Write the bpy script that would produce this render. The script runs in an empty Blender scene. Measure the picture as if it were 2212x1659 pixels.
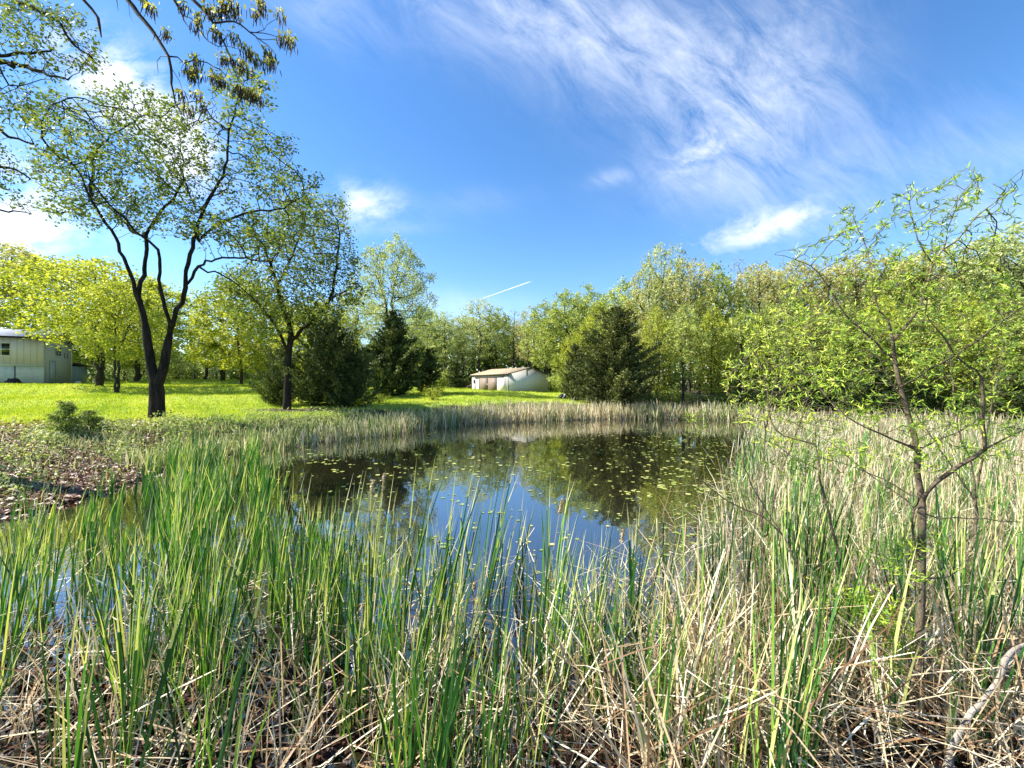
import bpy, math, random
import numpy as np
from mathutils import Vector

random.seed(7)
rng = np.random.default_rng(7)
R = math.radians
scene = bpy.context.scene
col = scene.collection

# ------------------------------------------------------------------ camera
FPX, CX, CY, EYE = 864.0, 1106.0, 829.5, 2.8     # measured on a 2212 px wide copy of the photo
cam_d = bpy.data.cameras.new('camera')
cam_d.sensor_width = 36.0
cam_d.lens = 36.0 * FPX / 2212.0
cam_d.clip_start = 0.05
cam_d.clip_end = 30000
cam = bpy.data.objects.new('camera', cam_d)
col.objects.link(cam)
cam.location = (0, 0, EYE)
cam.rotation_euler = (R(90), 0, 0)
scene.camera = cam

# ------------------------------------------------------------------ light
SUN = Vector((-0.995, 0.05, 0)).normalized()
ELEV = R(43)
sun_vec = Vector((SUN.x * math.cos(ELEV), SUN.y * math.cos(ELEV), math.sin(ELEV)))
sd = bpy.data.lights.new('sun', 'SUN')
sd.energy = 5.0
sd.angle = R(0.5)
sd.color = (1.0, 0.95, 0.86)
so = bpy.data.objects.new('sun', sd)
col.objects.link(so)
so.rotation_euler = sun_vec.to_track_quat('Z', 'Y').to_euler()
so.location = (0, 0, 60)

scene.view_settings.view_transform = 'Standard'
scene.view_settings.look = 'None'
scene.view_settings.gamma = 1
scene.view_settings.exposure = 1.3
scene.cycles.max_bounces = 6
scene.cycles.diffuse_bounces = 3
scene.cycles.glossy_bounces = 3
scene.cycles.transmission_bounces = 4
scene.cycles.transparent_max_bounces = 6
scene.cycles.volume_bounces = 6
scene.cycles.caustics_reflective = False
scene.cycles.caustics_refractive = False

class NT:
    def __init__(s, tree):
        s.t = tree; s.n = tree.nodes; s.l = tree.links
    def node(s, typ, **kw):
        nd = s.n.new(typ)
        for k, v in kw.items():
            setattr(nd, k, v)
        return nd
    def put(s, sock, v):
        if isinstance(v, bpy.types.NodeSocket): s.l.new(v, sock)
        elif v is not None: sock.default_value = v
    def math(s, op, a, b=None, c=None, clamp=False):
        nd = s.node('ShaderNodeMath', operation=op, use_clamp=clamp)
        s.put(nd.inputs[0], a)
        if b is not None: s.put(nd.inputs[1], b)
        if c is not None: s.put(nd.inputs[2], c)
        return nd.outputs[0]
    def mixc(s, f, a, b):
        nd = s.node('ShaderNodeMix', data_type='RGBA')
        s.put(nd.inputs[0], f); s.put(nd.inputs[6], a); s.put(nd.inputs[7], b)
        return nd.outputs[2]
    def ramp(s, f, stops, interp='LINEAR'):
        nd = s.node('ShaderNodeValToRGB')
        cr = nd.color_ramp; cr.interpolation = interp
        while len(cr.elements) < len(stops): cr.elements.new(0.5)
        for e, (p, c) in zip(cr.elements, stops):
            e.position = p; e.color = (*c, 1) if len(c) == 3 else c
        s.put(nd.inputs[0], f)
        return nd.outputs[0]
    def noise(s, vec, scale, detail=4, rough=0.55, dist=0.0):
        nd = s.node('ShaderNodeTexNoise')
        nd.inputs['Scale'].default_value = scale
        nd.inputs['Detail'].default_value = detail
        nd.inputs['Roughness'].default_value = rough
        nd.inputs['Distortion'].default_value = dist
        if vec is not None: s.put(nd.inputs['Vector'], vec)
        return nd.outputs['Fac']

world = bpy.data.worlds.new("World")
scene.world = world
world.use_nodes = True
W = NT(world.node_tree)
W.n.clear()
sky = W.node('ShaderNodeTexSky', sky_type='NISHITA', sun_disc=False)
sky.sun_elevation = ELEV
sky.sun_rotation = math.atan2(SUN.x, SUN.y)
sky.air_density = 1.0
sky.dust_density = 0.1
sky.ozone_density = 2.5
hs = W.node('ShaderNodeHueSaturation')
hs.inputs['Saturation'].default_value = 1.24
hs.inputs['Value'].default_value = 1.42
hs.inputs['Hue'].default_value = 0.503
W.l.new(sky.outputs[0], hs.inputs['Color'])
tc = W.node('ShaderNodeTexCoord')
sp = W.node('ShaderNodeSeparateXYZ')
W.l.new(tc.outputs['Generated'], sp.inputs[0])
X_, Y_, Z_ = sp.outputs
yy = W.math('MAXIMUM', Y_, 0.05)
U = W.math('DIVIDE', X_, yy)
V = W.math('DIVIDE', Z_, yy)
front = W.math('MULTIPLY', W.math('SUBTRACT', Y_, 0.12), 8.0, clamp=True)
def blob(px, py, rx, ry, ang, amp):
    """one soft elliptical patch of cloud cover in the sky (directions, not pixels)"""
    u0, v0 = (px - CX) / FPX, (CY - py) / FPX
    a = R(ang)
    du = W.math('SUBTRACT', U, u0); dv = W.math('SUBTRACT', V, v0)
    p = W.math('ADD', W.math('MULTIPLY', du, math.cos(a) / (rx / FPX)), W.math('MULTIPLY', dv, math.sin(a) / (rx / FPX)))
    q = W.math('SUBTRACT', W.math('MULTIPLY', dv, math.cos(a) / (ry / FPX)), W.math('MULTIPLY', du, math.sin(a) / (ry / FPX)))
    r2 = W.math('ADD', W.math('MULTIPLY', p, p), W.math('MULTIPLY', q, q))
    return W.math('MULTIPLY', W.math('EXPONENT', W.math('MULTIPLY', r2, -1.0)), amp)
def total(bl):
    t = bl[0]
    for b in bl[1:]: t = W.math('ADD', t, b)
    return t
cirrus = total([blob(1120, 30, 400, 110, -14, .75), blob(1420, 130, 340, 150, -25, .95), blob(1700, 110, 200, 170, 60, .75),
                blob(1560, 310, 150, 90, 20, .75), blob(1640, 400, 220, 60, 10, .45), blob(700, 30, 120, 60, -30, .5),
                blob(1000, 440, 140, 30, 5, .25), blob(830, 495, 110, 14, 2, .4), blob(2000, 330, 280, 120, 10, .35), blob(2180, 460, 160, 120, 20, .7),
                blob(1320, 385, 45, 18, 10, .7), blob(1000, 660, 130, 30, -3, .9), blob(1750, 480, 160, 60, 10, .5)])
puff = total([blob(785, 440, 80, 42, -8, .85), blob(1590, 512, 165, 50, 16, .55), blob(1530, 325, 110, 42, 25, .55), blob(1700, 475, 100, 30, 20, .45), blob(270, 215, 190, 85, -38, 1.25),
              blob(20, 500, 170, 130, 0, 1.1), blob(400, 340, 100, 80, -40, .8), blob(-350, 380, 300, 200, 0, 1.2)])
cb = W.node('ShaderNodeCombineXYZ')
ca, sa = math.cos(R(-42)), math.sin(R(-42))
W.put(cb.inputs[0], W.math('ADD', W.math('MULTIPLY', U, ca * 1.0), W.math('MULTIPLY', V, sa * 1.0)))
W.put(cb.inputs[1], W.math('SUBTRACT', W.math('MULTIPLY', V, ca * 2.6), W.math('MULTIPLY', U, sa * 2.6)))
n1 = W.noise(cb.outputs[0], 4.2, 11, .70, .55)
cb2 = W.node('ShaderNodeCombineXYZ')
W.put(cb2.inputs[0], U); W.put(cb2.inputs[1], W.math('MULTIPLY', V, 1.6)); cb2.inputs[2].default_value = 4.2
n2 = W.noise(cb2.outputs[0], 4.5, 9, .6, .4)
d1 = W.math('MULTIPLY', W.math('ADD', W.math('MULTIPLY', W.math('SUBTRACT', n1, .38), 1.9), W.math('MULTIPLY', W.math('SUBTRACT', n2, .25), .55)), cirrus)
n3 = W.noise(cb2.outputs[0], 11, 10, .68, .5)
nn = W.math('ADD', W.math('MULTIPLY', n2, .55), W.math('MULTIPLY', n3, .45))
brk = W.math('ADD', W.math('MULTIPLY', W.math('SUBTRACT', nn, .44), 5.5), W.math('MULTIPLY', W.math('SUBTRACT', puff, .5), .9), clamp=True)
d2 = W.math('MULTIPLY', W.math('MULTIPLY', W.math('MINIMUM', puff, 1.0), brk), 1.1)
dens = W.math('MULTIPLY', W.math('ADD', W.math('MULTIPLY', W.math('MAXIMUM', d1, 0.0), .58), W.math('MAXIMUM', d2, 0.0)), front)
dens = W.math('MINIMUM', dens, 0.90)
cloud_col = W.node('ShaderNodeRGB'); cloud_col.outputs[0].default_value = (7.2, 7.6, 8.3, 1)
skyc = W.mixc(dens, hs.outputs[0], cloud_col.outputs[0])
bg = W.node('ShaderNodeBackground')
W.l.new(skyc, bg.inputs[0])
bg.inputs[1].default_value = 0.075
wo = W.node('ShaderNodeOutputWorld')
W.l.new(bg.outputs[0], wo.inputs[0])

# ------------------------------------------------------------------ helpers
def P(px, py, Y):
    return np.array([(px - CX) / FPX * Y, Y, EYE - (py - CY) / FPX * Y])
def c1(x, y): return x / 2.37 * .864, y / 2.37 * .864
def c2(x, y): return x / 2.37 * .864, (500 + y / 2.37) * .864
def c4(x, y): return (1600 + x / 2.074) * .864, (350 + y / 2.074) * .864
def c7(x, y): return (1600 + x / 2.023) * .864, (1100 + y / 2.023) * .864

def tag(o, label=None, cat=None, group=None, kind=None):
    if label: o['label'] = label
    if cat: o['category'] = cat
    if group: o['group'] = group
    if kind: o['kind'] = kind
    return o
def empty(name, loc, rz=0.0, scale=None):
    o = bpy.data.objects.new(name, None)
    o.empty_display_size = 0.3
    col.objects.link(o)
    o.location = loc; o.rotation_euler = (0, 0, rz)
    if scale is not None: o.scale = scale
    return o

def mesh_np(name, V3, F, mat, rnd=None, smooth=False):
    """V3 (n,3), F list of index arrays (each (m,k)); rnd = per-face value"""
    if not isinstance(F, list): F = [F]
    F = [np.asarray(f, dtype=np.int32) for f in F if len(f)]
    V3 = np.asarray(V3, dtype=np.float32)
    me = bpy.data.meshes.new(name)
    me.vertices.add(len(V3)); me.vertices.foreach_set('co', V3.ravel())
    tot = np.concatenate([np.full(len(f), f.shape[1], np.int32) for f in F])
    loops = np.concatenate([f.ravel() for f in F])
    me.loops.add(len(loops)); me.loops.foreach_set('vertex_index', loops)
    me.polygons.add(len(tot))
    st = np.zeros(len(tot), np.int32); st[1:] = np.cumsum(tot)[:-1]
    me.polygons.foreach_set('loop_start', st)
    me.polygons.foreach_set('loop_total', tot)
    if smooth: me.polygons.foreach_set('use_smooth', np.ones(len(tot), bool))
    me.update(calc_edges=True)
    if rnd is not None:
        at = me.attributes.new('rnd', 'FLOAT', 'FACE')
        at.data.foreach_set('value', np.asarray(rnd, np.float32))
    me.materials.append(mat)
    return me
def obj(name, me, parent=None):
    o = bpy.data.objects.new(name, me)
    col.objects.link(o)
    if parent is not None: o.parent = parent
    return o

# --- geometry soup -------------------------------------------------
class Soup:
    def __init__(s): s.v = []; s.q = []; s.r = []; s.t = []; s.rt = []; s.n = 0
    def add(s, v, q=None, t=None, r=None):
        v = np.asarray(v, float).reshape(-1, 3)
        if q is not None and len(q):
            q = np.asarray(q, int); s.q.append(q + s.n)
            s.r.append(np.broadcast_to(np.asarray(0.5 if r is None else r, float), (len(q),)).copy())
        if t is not None and len(t):
            t = np.asarray(t, int); s.t.append(t + s.n)
            s.rt.append(np.broadcast_to(np.asarray(0.5 if r is None else r, float), (len(t),)).copy())
        s.v.append(v); s.n += len(v)
    def mesh(s, name, mat, smooth=False, origin=None):
        v = np.concatenate(s.v)
        if origin is not None: v = v - np.asarray(origin)
        F, rr = [], []
        if s.q: F.append(np.concatenate(s.q)); rr.append(np.concatenate(s.r))
        if s.t: F.append(np.concatenate(s.t)); rr.append(np.concatenate(s.rt))
        return mesh_np(name, v, F, mat, np.concatenate(rr), smooth)

def box(s, c, sx, sy, sz, rz=0.0, r=.5, tilt=None):
    x, y, z = sx / 2, sy / 2, sz / 2
    v = np.array([[a, b, d] for d in (-z, z) for b in (-y, y) for a in (-x, x)])
    if tilt is not None:
        v = np.array([tilt @ Vector(p) for p in v])
    ca, sa = math.cos(rz), math.sin(rz)
    v = np.stack([v[:, 0] * ca - v[:, 1] * sa, v[:, 0] * sa + v[:, 1] * ca, v[:, 2]], 1) + np.asarray(c)
    s.add(v, q=[[0, 2, 3, 1], [4, 5, 7, 6], [0, 1, 5, 4], [2, 6, 7, 3], [0, 4, 6, 2], [1, 3, 7, 5]], r=r)

def tube(s, pts, rad, k=6, r=.5, wob=0.0):
    pts = np.asarray(pts, float); rad = np.asarray(rad, float)
    n = len(pts)
    if n < 2: return
    d = np.gradient(pts, axis=0)
    d /= np.linalg.norm(d, axis=1)[:, None] + 1e-9
    ref = np.array([0.31, 0.17, 0.93]) if abs(d[:, 2]).mean() < .8 else np.array([0.93, 0.31, 0.17])
    a = np.cross(d, ref); a /= np.linalg.norm(a, axis=1)[:, None] + 1e-9
    b = np.cross(d, a)
    th = np.linspace(0, 2 * np.pi, k, endpoint=False)
    rr = rad[:, None] * (1 + wob * (rng.random((n, k)) - .5))
    ring = pts[:, None, :] + (a[:, None, :] * np.cos(th)[None, :, None] + b[:, None, :] * np.sin(th)[None, :, None]) * rr[:, :, None]
    i = np.arange(n - 1)[:, None] * k; j = np.arange(k)[None, :]; j2 = (j + 1) % k
    q = np.stack([i + j, i + j2, i + k + j2, i + k + j], -1).reshape(-1, 4)
    s.add(ring, q=q, r=r)

def unit(v): return v / (np.linalg.norm(v, axis=-1, keepdims=True) + 1e-9)

def leaves(s, pos, size, aspect=0.5, up=0.4, r=None, droop=None, fold=.18):
    """rhombic folded leaf blades at pos (n,3)"""
    n = len(pos)
    if n == 0: return
    d = unit(rng.normal(size=(n, 3)) * np.array([1, 1, .7]) + (0 if droop is None else droop))
    nn = rng.normal(size=(n, 3)); nn[:, 2] = nn[:, 2] + up * 2.5
    w = unit(np.cross(d, nn)); nrm = np.cross(w, d)
    sz = np.broadcast_to(size, (n,)) * (0.7 + .6 * rng.random(n))
    L = d * sz[:, None]; Wd = w * (sz * aspect * .5)[:, None]; N = nrm * (sz * fold)[:, None]
    a = pos - L * .5; c = pos + L * .5
    b = pos - L * .05 + Wd + N * .5; e = pos - L * .05 - Wd + N * .5
    v = np.stack([a, b, c, e], 1)
    q = np.arange(4 * n).reshape(n, 4)
    s.add(v, q=q, r=rng.random(n) if r is None else r)

def blades(s, base, h, w, lean, bend, seg=4, az=None, r=None, lean_az=None, tip=.12, fold=0, tipr=0):
    """strap leaves. base (n,3); h,w,lean(rad),bend arrays"""
    n = len(base)
    if n == 0: return
    h = np.broadcast_to(h, (n,)); w = np.broadcast_to(w, (n,))
    az = rng.random(n) * 6.283 if az is None else az
    la = rng.random(n) * 6.283 if lean_az is None else lean_az
    t = np.linspace(0, 1, seg + 1)
    ang = np.broadcast_to(lean, (n,))[:, None] + np.broadcast_to(bend, (n,))[:, None] * t[None, :] ** 1.6
    ds = h[:, None] / seg
    hx = np.concatenate([np.zeros((n, 1)), np.cumsum(np.sin((ang[:, 1:] + ang[:, :-1]) / 2) * ds, 1)], 1)
    hz = np.concatenate([np.zeros((n, 1)), np.cumsum(np.cos((ang[:, 1:] + ang[:, :-1]) / 2) * ds, 1)], 1)
    c = base[:, None, :] + np.stack([hx * np.cos(la)[:, None], hx * np.sin(la)[:, None], hz], -1)
    prof = np.where(t < .6, 1 - .15 * t, (1 - .15 * .6) * (1 - ((t - .6) / .4) ** 1.5 * (1 - tip)))
    tw = az[:, None] + t[None, :] * 0.9
    side = np.stack([np.cos(tw), np.sin(tw), np.zeros_like(tw)], -1) * (w[:, None] * prof[None, :] * .5)[:, :, None]
    v = np.stack([c - side, c + side], 2)
    i = (np.arange(n) * (seg + 1) * 2)[:, None] + (np.arange(seg) * 2)[None, :]
    q = np.stack([i, i + 1, i + 3, i + 2], -1).reshape(-1, 4)
    rr = rng.random(n) if r is None else np.broadcast_to(r, (n,))
    rs = np.repeat(rr, seg).reshape(n, seg).copy()
    if tipr:
        old = rng.random(n) < tipr
        rs[old, -1] = .94 + .06 * rng.random(old.sum())
        old2 = rng.random(n) < tipr * .4; rs[old2, -2:] = .93
        rs[:, 0] = np.where(rng.random(n) < .5, np.minimum(rs[:, 0] + .3, .9), rs[:, 0])
    s.add(v, q=q, r=rs.ravel())

# --- materials -------------------------------------------------------
def new_mat(name):
    m = bpy.data.materials.new(name); m.use_nodes = True
    m.node_tree.nodes.clear()
    return m, NT(m.node_tree)
def out(N, sh, disp=None):
    o = N.node('ShaderNodeOutputMaterial'); N.l.new(sh, o.inputs[0])
def bsdf(N, color, rough=.6, spec=.3, normal=None, metal=0.0, ior=None):
    b = N.node('ShaderNodeBsdfPrincipled')
    N.put(b.inputs['Base Color'], color if isinstance(color, bpy.types.NodeSocket) else (*color, 1))
    N.put(b.inputs['Roughness'], rough)
    b.inputs['Specular IOR Level'].default_value = spec
    b.inputs['Metallic'].default_value = metal
    if ior: b.inputs['IOR'].default_value = ior
    if normal is not None: N.l.new(normal, b.inputs['Normal'])
    return b.outputs[0]
def leaf_mat(name, stops, trans=.45, tint=(1.25, 1.3, .7), rough=.5, spec=.25):
    m, N = new_mat(name)
    at = N.node('ShaderNodeAttribute', attribute_name='rnd')
    c = N.ramp(at.outputs['Fac'], stops)
    b = bsdf(N, c, rough, spec)
    tr = N.node('ShaderNodeBsdfTranslucent')
    mm = N.node('ShaderNodeMix', data_type='RGBA', blend_type='MULTIPLY')
    mm.inputs[0].default_value = 1.0
    N.l.new(c, mm.inputs[6]); mm.inputs[7].default_value = (*tint, 1)
    N.l.new(mm.outputs[2], tr.inputs[0])
    mx = N.node('ShaderNodeMixShader'); mx.inputs[0].default_value = trans
    N.l.new(b, mx.inputs[1]); N.l.new(tr.outputs[0], mx.inputs[2])
    out(N, mx.outputs[0])
    return m
def rough_mat(name, ca, cb_, scale=3, rough=.85, bump=.4, bscale=None, stretch=(1, 1, 1), spec=.2, coord='Object'):
    m, N = new_mat(name)
    t = N.node('ShaderNodeTexCoord')
    mp = N.node('ShaderNodeMapping'); mp.inputs['Scale'].default_value = stretch
    N.l.new(t.outputs[coord], mp.inputs[0])
    n = N.noise(mp.outputs[0], scale, 6, .65)
    c = N.ramp(n, [(.3, ca), (.7, cb_)])
    bp = N.node('ShaderNodeBump'); bp.inputs['Strength'].default_value = bump; bp.inputs['Distance'].default_value = .03
    N.l.new(N.noise(mp.outputs[0], bscale or scale * 4, 5, .7), bp.inputs['Height'])
    out(N, bsdf(N, c, rough, spec, bp.outputs[0]))
    return m

M = {}
M['oak_leaf'] = leaf_mat('oak_leaf', [(0, (.04, .07, .018)), (.4, (.11, .16, .035)), (.75, (.26, .30, .06)), (1, (.44, .40, .12))], .40)
M['oak_dark'] = leaf_mat('oak_dark', [(0, (.05, .08, .02)), (.5, (.14, .19, .04)), (1, (.38, .40, .09))], .38)
M['yellow_leaf'] = leaf_mat('yellow_leaf', [(0, (.14, .19, .03)), (.45, (.34, .39, .055)), (1, (.66, .66, .11))], .45, (1.2, 1.15, .6))
M['green_leaf'] = leaf_mat('green_leaf', [(0, (.12, .17, .04)), (.5, (.36, .43, .10)), (1, (.72, .74, .24))], .38, (1.2, 1.2, .7))
M['airy_leaf'] = leaf_mat('airy_leaf', [(0, (.16, .20, .08)), (.5, (.38, .44, .17)), (1, (.70, .70, .36))], .38, (1.2, 1.2, .7))
M['tan_leaf'] = leaf_mat('tan_leaf', [(0, (.18, .18, .06)), (.5, (.46, .44, .17)), (1, (.72, .64, .32))], .38)
M['bud_leaf'] = leaf_mat('bud_leaf', [(0, (.18, .12, .07)), (.5, (.33, .24, .13)), (1, (.45, .36, .2))], .35)
M['willow_leaf'] = leaf_mat('willow_leaf', [(0, (.04, .11, .02)), (.35, (.20, .35, .04)), (.75, (.54, .66, .07)), (1, (.82, .86, .14))], .36, (1.2, 1.2, .5), .4, .3)
M['cedar'] = leaf_mat('cedar', [(0, (.02, .04, .015)), (.5, (.075, .105, .032)), (1, (.26, .29, .075))], .2, (1, 1, .6), .6, .15)
M['cedar_brown'] = leaf_mat('cedar_brown', [(0, (.035, .05, .016)), (.5, (.11, .13, .04)), (1, (.30, .31, .09))], .2, (1, 1, .6), .6, .15)
M['bush'] = leaf_mat('bush', [(0, (.06, .10, .03)), (.5, (.18, .25, .06)), (1, (.46, .50, .15))], .34)
M['catkin'] = leaf_mat('catkin', [(0, (.06, .045, .02)), (.35, (.22, .17, .06)), (.55, (.34, .34, .07)), (1, (.66, .64, .14))], .4, (1.2, 1.15, .6))
M['cattail_green'] = leaf_mat('cattail_green', [(0, (.012, .055, .016)), (.35, (.035, .13, .025)), (.65, (.11, .27, .035)), (.84, (.34, .50, .07)), (.92, (.58, .58, .20)), (1, (.74, .64, .40))], .30, (1.2, 1.25, .5), .33, .55)
M['straw'] = leaf_mat('straw', [(0, (.14, .065, .03)), (.3, (.38, .25, .13)), (.65, (.66, .53, .33)), (1, (.90, .82, .62))], .2, (1, .92, .75), .55, .3)
M['reed_mix'] = leaf_mat('reed_mix', [(0, (.07, .15, .03)), (.2, (.22, .32, .08)), (.28, (.34, .24, .13)), (.5, (.58, .48, .29)), (.75, (.76, .67, .46)), (1, (.90, .83, .64))], .38, (1, .96, .8), .6, .3)
M['reed_green'] = leaf_mat('reed_green', [(0, (.09, .16, .045)), (.5, (.25, .34, .09)), (.70, (.48, .50, .22)), (1, (.82, .76, .54))], .38, (1, 1, .7), .55, .3)
M['grass'] = leaf_mat('grass', [(0, (.15, .25, .025)), (.45, (.33, .44, .04)), (.8, (.56, .60, .09)), (1, (.66, .58, .22))], .42, (1.2, 1.15, .4))
M['weed'] = leaf_mat('weed', [(0, (.14, .22, .05)), (.5, (.32, .38, .12)), (1, (.60, .58, .28))], .35)
M['litter'] = leaf_mat('litter', [(0, (.10, .045, .025)), (.4, (.22, .12, .075)), (.75, (.42, .28, .19)), (1, (.68, .55, .45))], .12, (1, .8, .6), .5, .4)
M['litter_wet'] = leaf_mat('litter_wet', [(0, (.010, .006, .004)), (.6, (.040, .016, .009)), (.9, (.11, .05, .03)), (1, (.34, .22, .17))], .05, (1, .8, .6), .5, .25)
M['lily'] = leaf_mat('lily', [(0, (.20, .28, .05)), (.5, (.42, .46, .10)), (1, (.62, .60, .22))], .1, (1, 1, .6), .3, .6)
M['bark'] = rough_mat('bark', (.010, .008, .007), (.055, .045, .036), 7, .95, 1.6, 14, (1, 1, .22), spec=.05)
M['bark_lit'] = rough_mat('bark_lit', (.05, .04, .03), (.17, .14, .11), 5, .9, .8, 18, (1, 1, .25))
M['bark_far'] = rough_mat('bark_far', (.02, .016, .013), (.08, .065, .052), 3, .9, .5)
M['willow_bark'] = rough_mat('willow_bark', (.06, .045, .03), (.26, .20, .13), 14, .8, .8, 60, (1, 1, .4))
M['grey_bark'] = rough_mat('grey_bark', (.20, .17, .13), (.46, .41, .34), 12, .8, .6, 50)
M['twig'] = rough_mat('twig', (.03, .022, .018), (.09, .07, .055), 20, .8, .5)

# ------------------------------------------------------------------ terrain
POND = np.array([(-20, 2.0), (-17, 5.5), (-12.4, 7.2), (-10.4, 8.6), (-10.3, 10), (-11.6, 14.2), (-10.6, 16.6), (-9, 19.3), (-6.8, 22), (-5.9, 25.3),
                 (-2.8, 28), (-.2, 29.4), (4, 31), (7.2, 32), (10.9, 32.3), (17.6, 30.8), (26, 27), (30, 18), (27, 9), (19, 4), (9, 2.3), (2, 1.9), (-3, 1.9), (-9, 1.9)], float)
def pond_sd(x, y):
    """signed distance to the pond edge, positive outside"""
    x = np.asarray(x, float); y = np.asarray(y, float)
    d = np.full(x.shape, 1e9); ins = np.zeros(x.shape, bool)
    n = len(POND)
    for i in range(n):
        ax, ay = POND[i]; bx, by = POND[(i + 1) % n]
        ex, ey = bx - ax, by - ay
        t = np.clip(((x - ax) * ex + (y - ay) * ey) / (ex * ex + ey * ey), 0, 1)
        d = np.minimum(d, np.hypot(x - ax - t * ex, y - ay - t * ey))
        c = ((ay > y) != (by > y)) & (x < (bx - ax) * (y - ay) / (by - ay + 1e-12) + ax)
        ins ^= c
    return np.where(ins, -d, d)
CTRL = np.array([(0, -3, 1.3), (-10, -3, 1.3), (10, -3, 1.2), (-17, 19, 1.12), (-14, 12, .8), (-20, 10, 1.05), (-15, 8.5, .6), (-24, 6, .9), (-30, 25, 1.9), (-25, 20, 1.45),
                 (-46, 40, 2.75), (-52, 36, 2.8), (-45, 60, 3.35), (-30, 45, 2.6), (-25, 33, 1.95), (-15, 27, 1.07), (-12, 27, .95), (-9, 30, 1.0), (-8, 34, 1.3),
                 (-20, 55, 2.9), (-11, 58, 2.4), (-.5, 50, 1.85), (-6, 57, 2.0), (5, 54, 1.7), (3, 42, 1.3), (-5, 42, 1.75), (8, 45, 1.15), (12, 40, .6), (20, 38, .4),
                 (35, 35, .4), (35, 15, .5), (30, 0, .8), (60, 60, 1.2), (0, 80, 2.6), (-60, 90, 3.4), (-80, 40, 3.2), (30, 70, 1.4), (80, 30, 1.0), (25, 3, .4), (0, 200, 3),
                 (-200, 0, 3), (200, 0, 2), (0, -100, 1.5), (-200, 200, 3.2), (200, 200, 2.5)], float)
def vnoise(x, y, s, seed=0):
    a = np.sin(x * s * 1.7 + seed) * np.cos(y * s * 1.3 - seed * 2.1) + np.sin((x + y) * s * 2.9 + seed * 1.7) * .5 + np.cos((x * .8 - y) * s * 5.3 + seed) * .3
    return a / 1.8
def H(x, y):
    x = np.asarray(x, float); y = np.asarray(y, float)
    num = 0; den = 0
    for cx, cy, cz in CTRL:
        w = 1 / ((x - cx) ** 2 + (y - cy) ** 2 + 6) ** 1.7
        num = num + w * cz; den = den + w
    base = num / den
    d = pond_sd(x, y)
    t = np.clip(d / 4.5, 0, 1); t = t * t * (3 - 2 * t) * .75 + t * .25
    ti = np.clip(-d / 3.0, 0, 1)
    marsh = np.clip((x - np.interp(y, [0, 5, 8, 14, 24, 30], [-3, 2.3, 4.4, 8, 14.8, 17])) / 1.0, 0, 1)
    near = np.clip((4.3 - y) / 1.0, 0, 1)
    shallow = np.maximum(marsh, near)
    inside = -0.05 - .5 * ti * (1 - shallow) + .05 * shallow * (vnoise(x, y, 2.3, 1) + .5 * vnoise(x, y, 7, 3)) + .015 * shallow
    outside = .02 + base * t + .05 * vnoise(x, y, .7, 2) * t + .03 * vnoise(x, y, 2.1, 5) * t
    return np.where(d > 0, outside, inside)
def gz(x, y): return float(H(np.array([x]), np.array([y]))[0])

def axis(lo, hi, c, fine, n):
    t = np.linspace(-1, 1, n)
    k = 5.2
    s_ = np.sinh(k * t) / np.sinh(k)
    a = np.where(s_ < 0, c + s_ * (c - lo), c + s_ * (hi - c))
    return a
gx = np.unique(np.concatenate([np.linspace(-26, 30, 190), np.linspace(-75, -26, 80, endpoint=False), np.linspace(31, 75, 60), -75 - 25 * (1.25 ** np.arange(1, 20) - 1) * 1.2, 75 + 25 * (1.25 ** np.arange(1, 20) - 1) * 1.2]))
gy = np.unique(np.concatenate([np.linspace(-4, 34, 150), np.linspace(34.3, 80, 100), -4 - 10 * (1.3 ** np.arange(1, 20) - 1), 80 + 25 * (1.25 ** np.arange(1, 20) - 1) * 1.2]))
GX, GY = np.meshgrid(gx, gy)
GZ = H(GX.ravel(), GY.ravel()).reshape(GX.shape)
nx, ny = len(gx), len(gy)
idx = np.arange(nx * ny).reshape(ny, nx)
gq = np.stack([idx[:-1, :-1], idx[:-1, 1:], idx[1:, 1:], idx[1:, :-1]], -1).reshape(-1, 4)

m, N = new_mat('ground')
geo = N.node('ShaderNodeNewGeometry')
pos = geo.outputs['Position']
sx = N.node('ShaderNodeSeparateXYZ'); N.l.new(pos, sx.inputs[0])
big = N.noise(pos, .12, 4, .6)
mid = N.noise(pos, 1.1, 5, .65)
fin = N.noise(pos, 14, 4, .7)
grass_c = N.ramp(N.math('ADD', N.math('MULTIPLY', mid, .55), N.math('MULTIPLY', fin, .45)),
                 [(.30, (.16, .23, .02)), (.5, (.31, .41, .035)), (.72, (.48, .55, .07))])
grass_c = N.mixc(N.math('MULTIPLY', N.math('SUBTRACT', big, .5), 2.5, clamp=True), grass_c, (.40, .46, .10, 1))
soil_c = N.ramp(fin, [(.3, (.018, .010, .006)), (.55, (.055, .032, .019)), (.75, (.16, .10, .065))])
atr = N.node('ShaderNodeAttribute', attribute_name='lawn')
mask = N.math('ADD', atr.outputs['Fac'], N.math('MULTIPLY', N.math('SUBTRACT', mid, .5), .9), clamp=True)
mask = N.math('MULTIPLY', N.math('SUBTRACT', mask, .35), 3.2, clamp=True)
cc = N.mixc(mask, soil_c, grass_c)
bp = N.node('ShaderNodeBump'); bp.inputs['Strength'].default_value = .7; bp.inputs['Distance'].default_value = .05
N.l.new(N.math('ADD', fin, N.noise(pos, 45, 3, .7)), bp.inputs['Height'])
wet = N.ramp(sx.outputs[2], [(0.0, (.25,) * 3), (.12, (.9,) * 3)])
out(N, bsdf(N, cc, wet, .3, bp.outputs[0]))
M['ground'] = m
me = mesh_np('ground', np.stack([GX.ravel(), GY.ravel(), GZ.ravel()], 1), gq, M['ground'], smooth=True)
sdg = pond_sd(GX.ravel(), GY.ravel())
gxr, gyr = GX.ravel(), GY.ravel()
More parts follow.
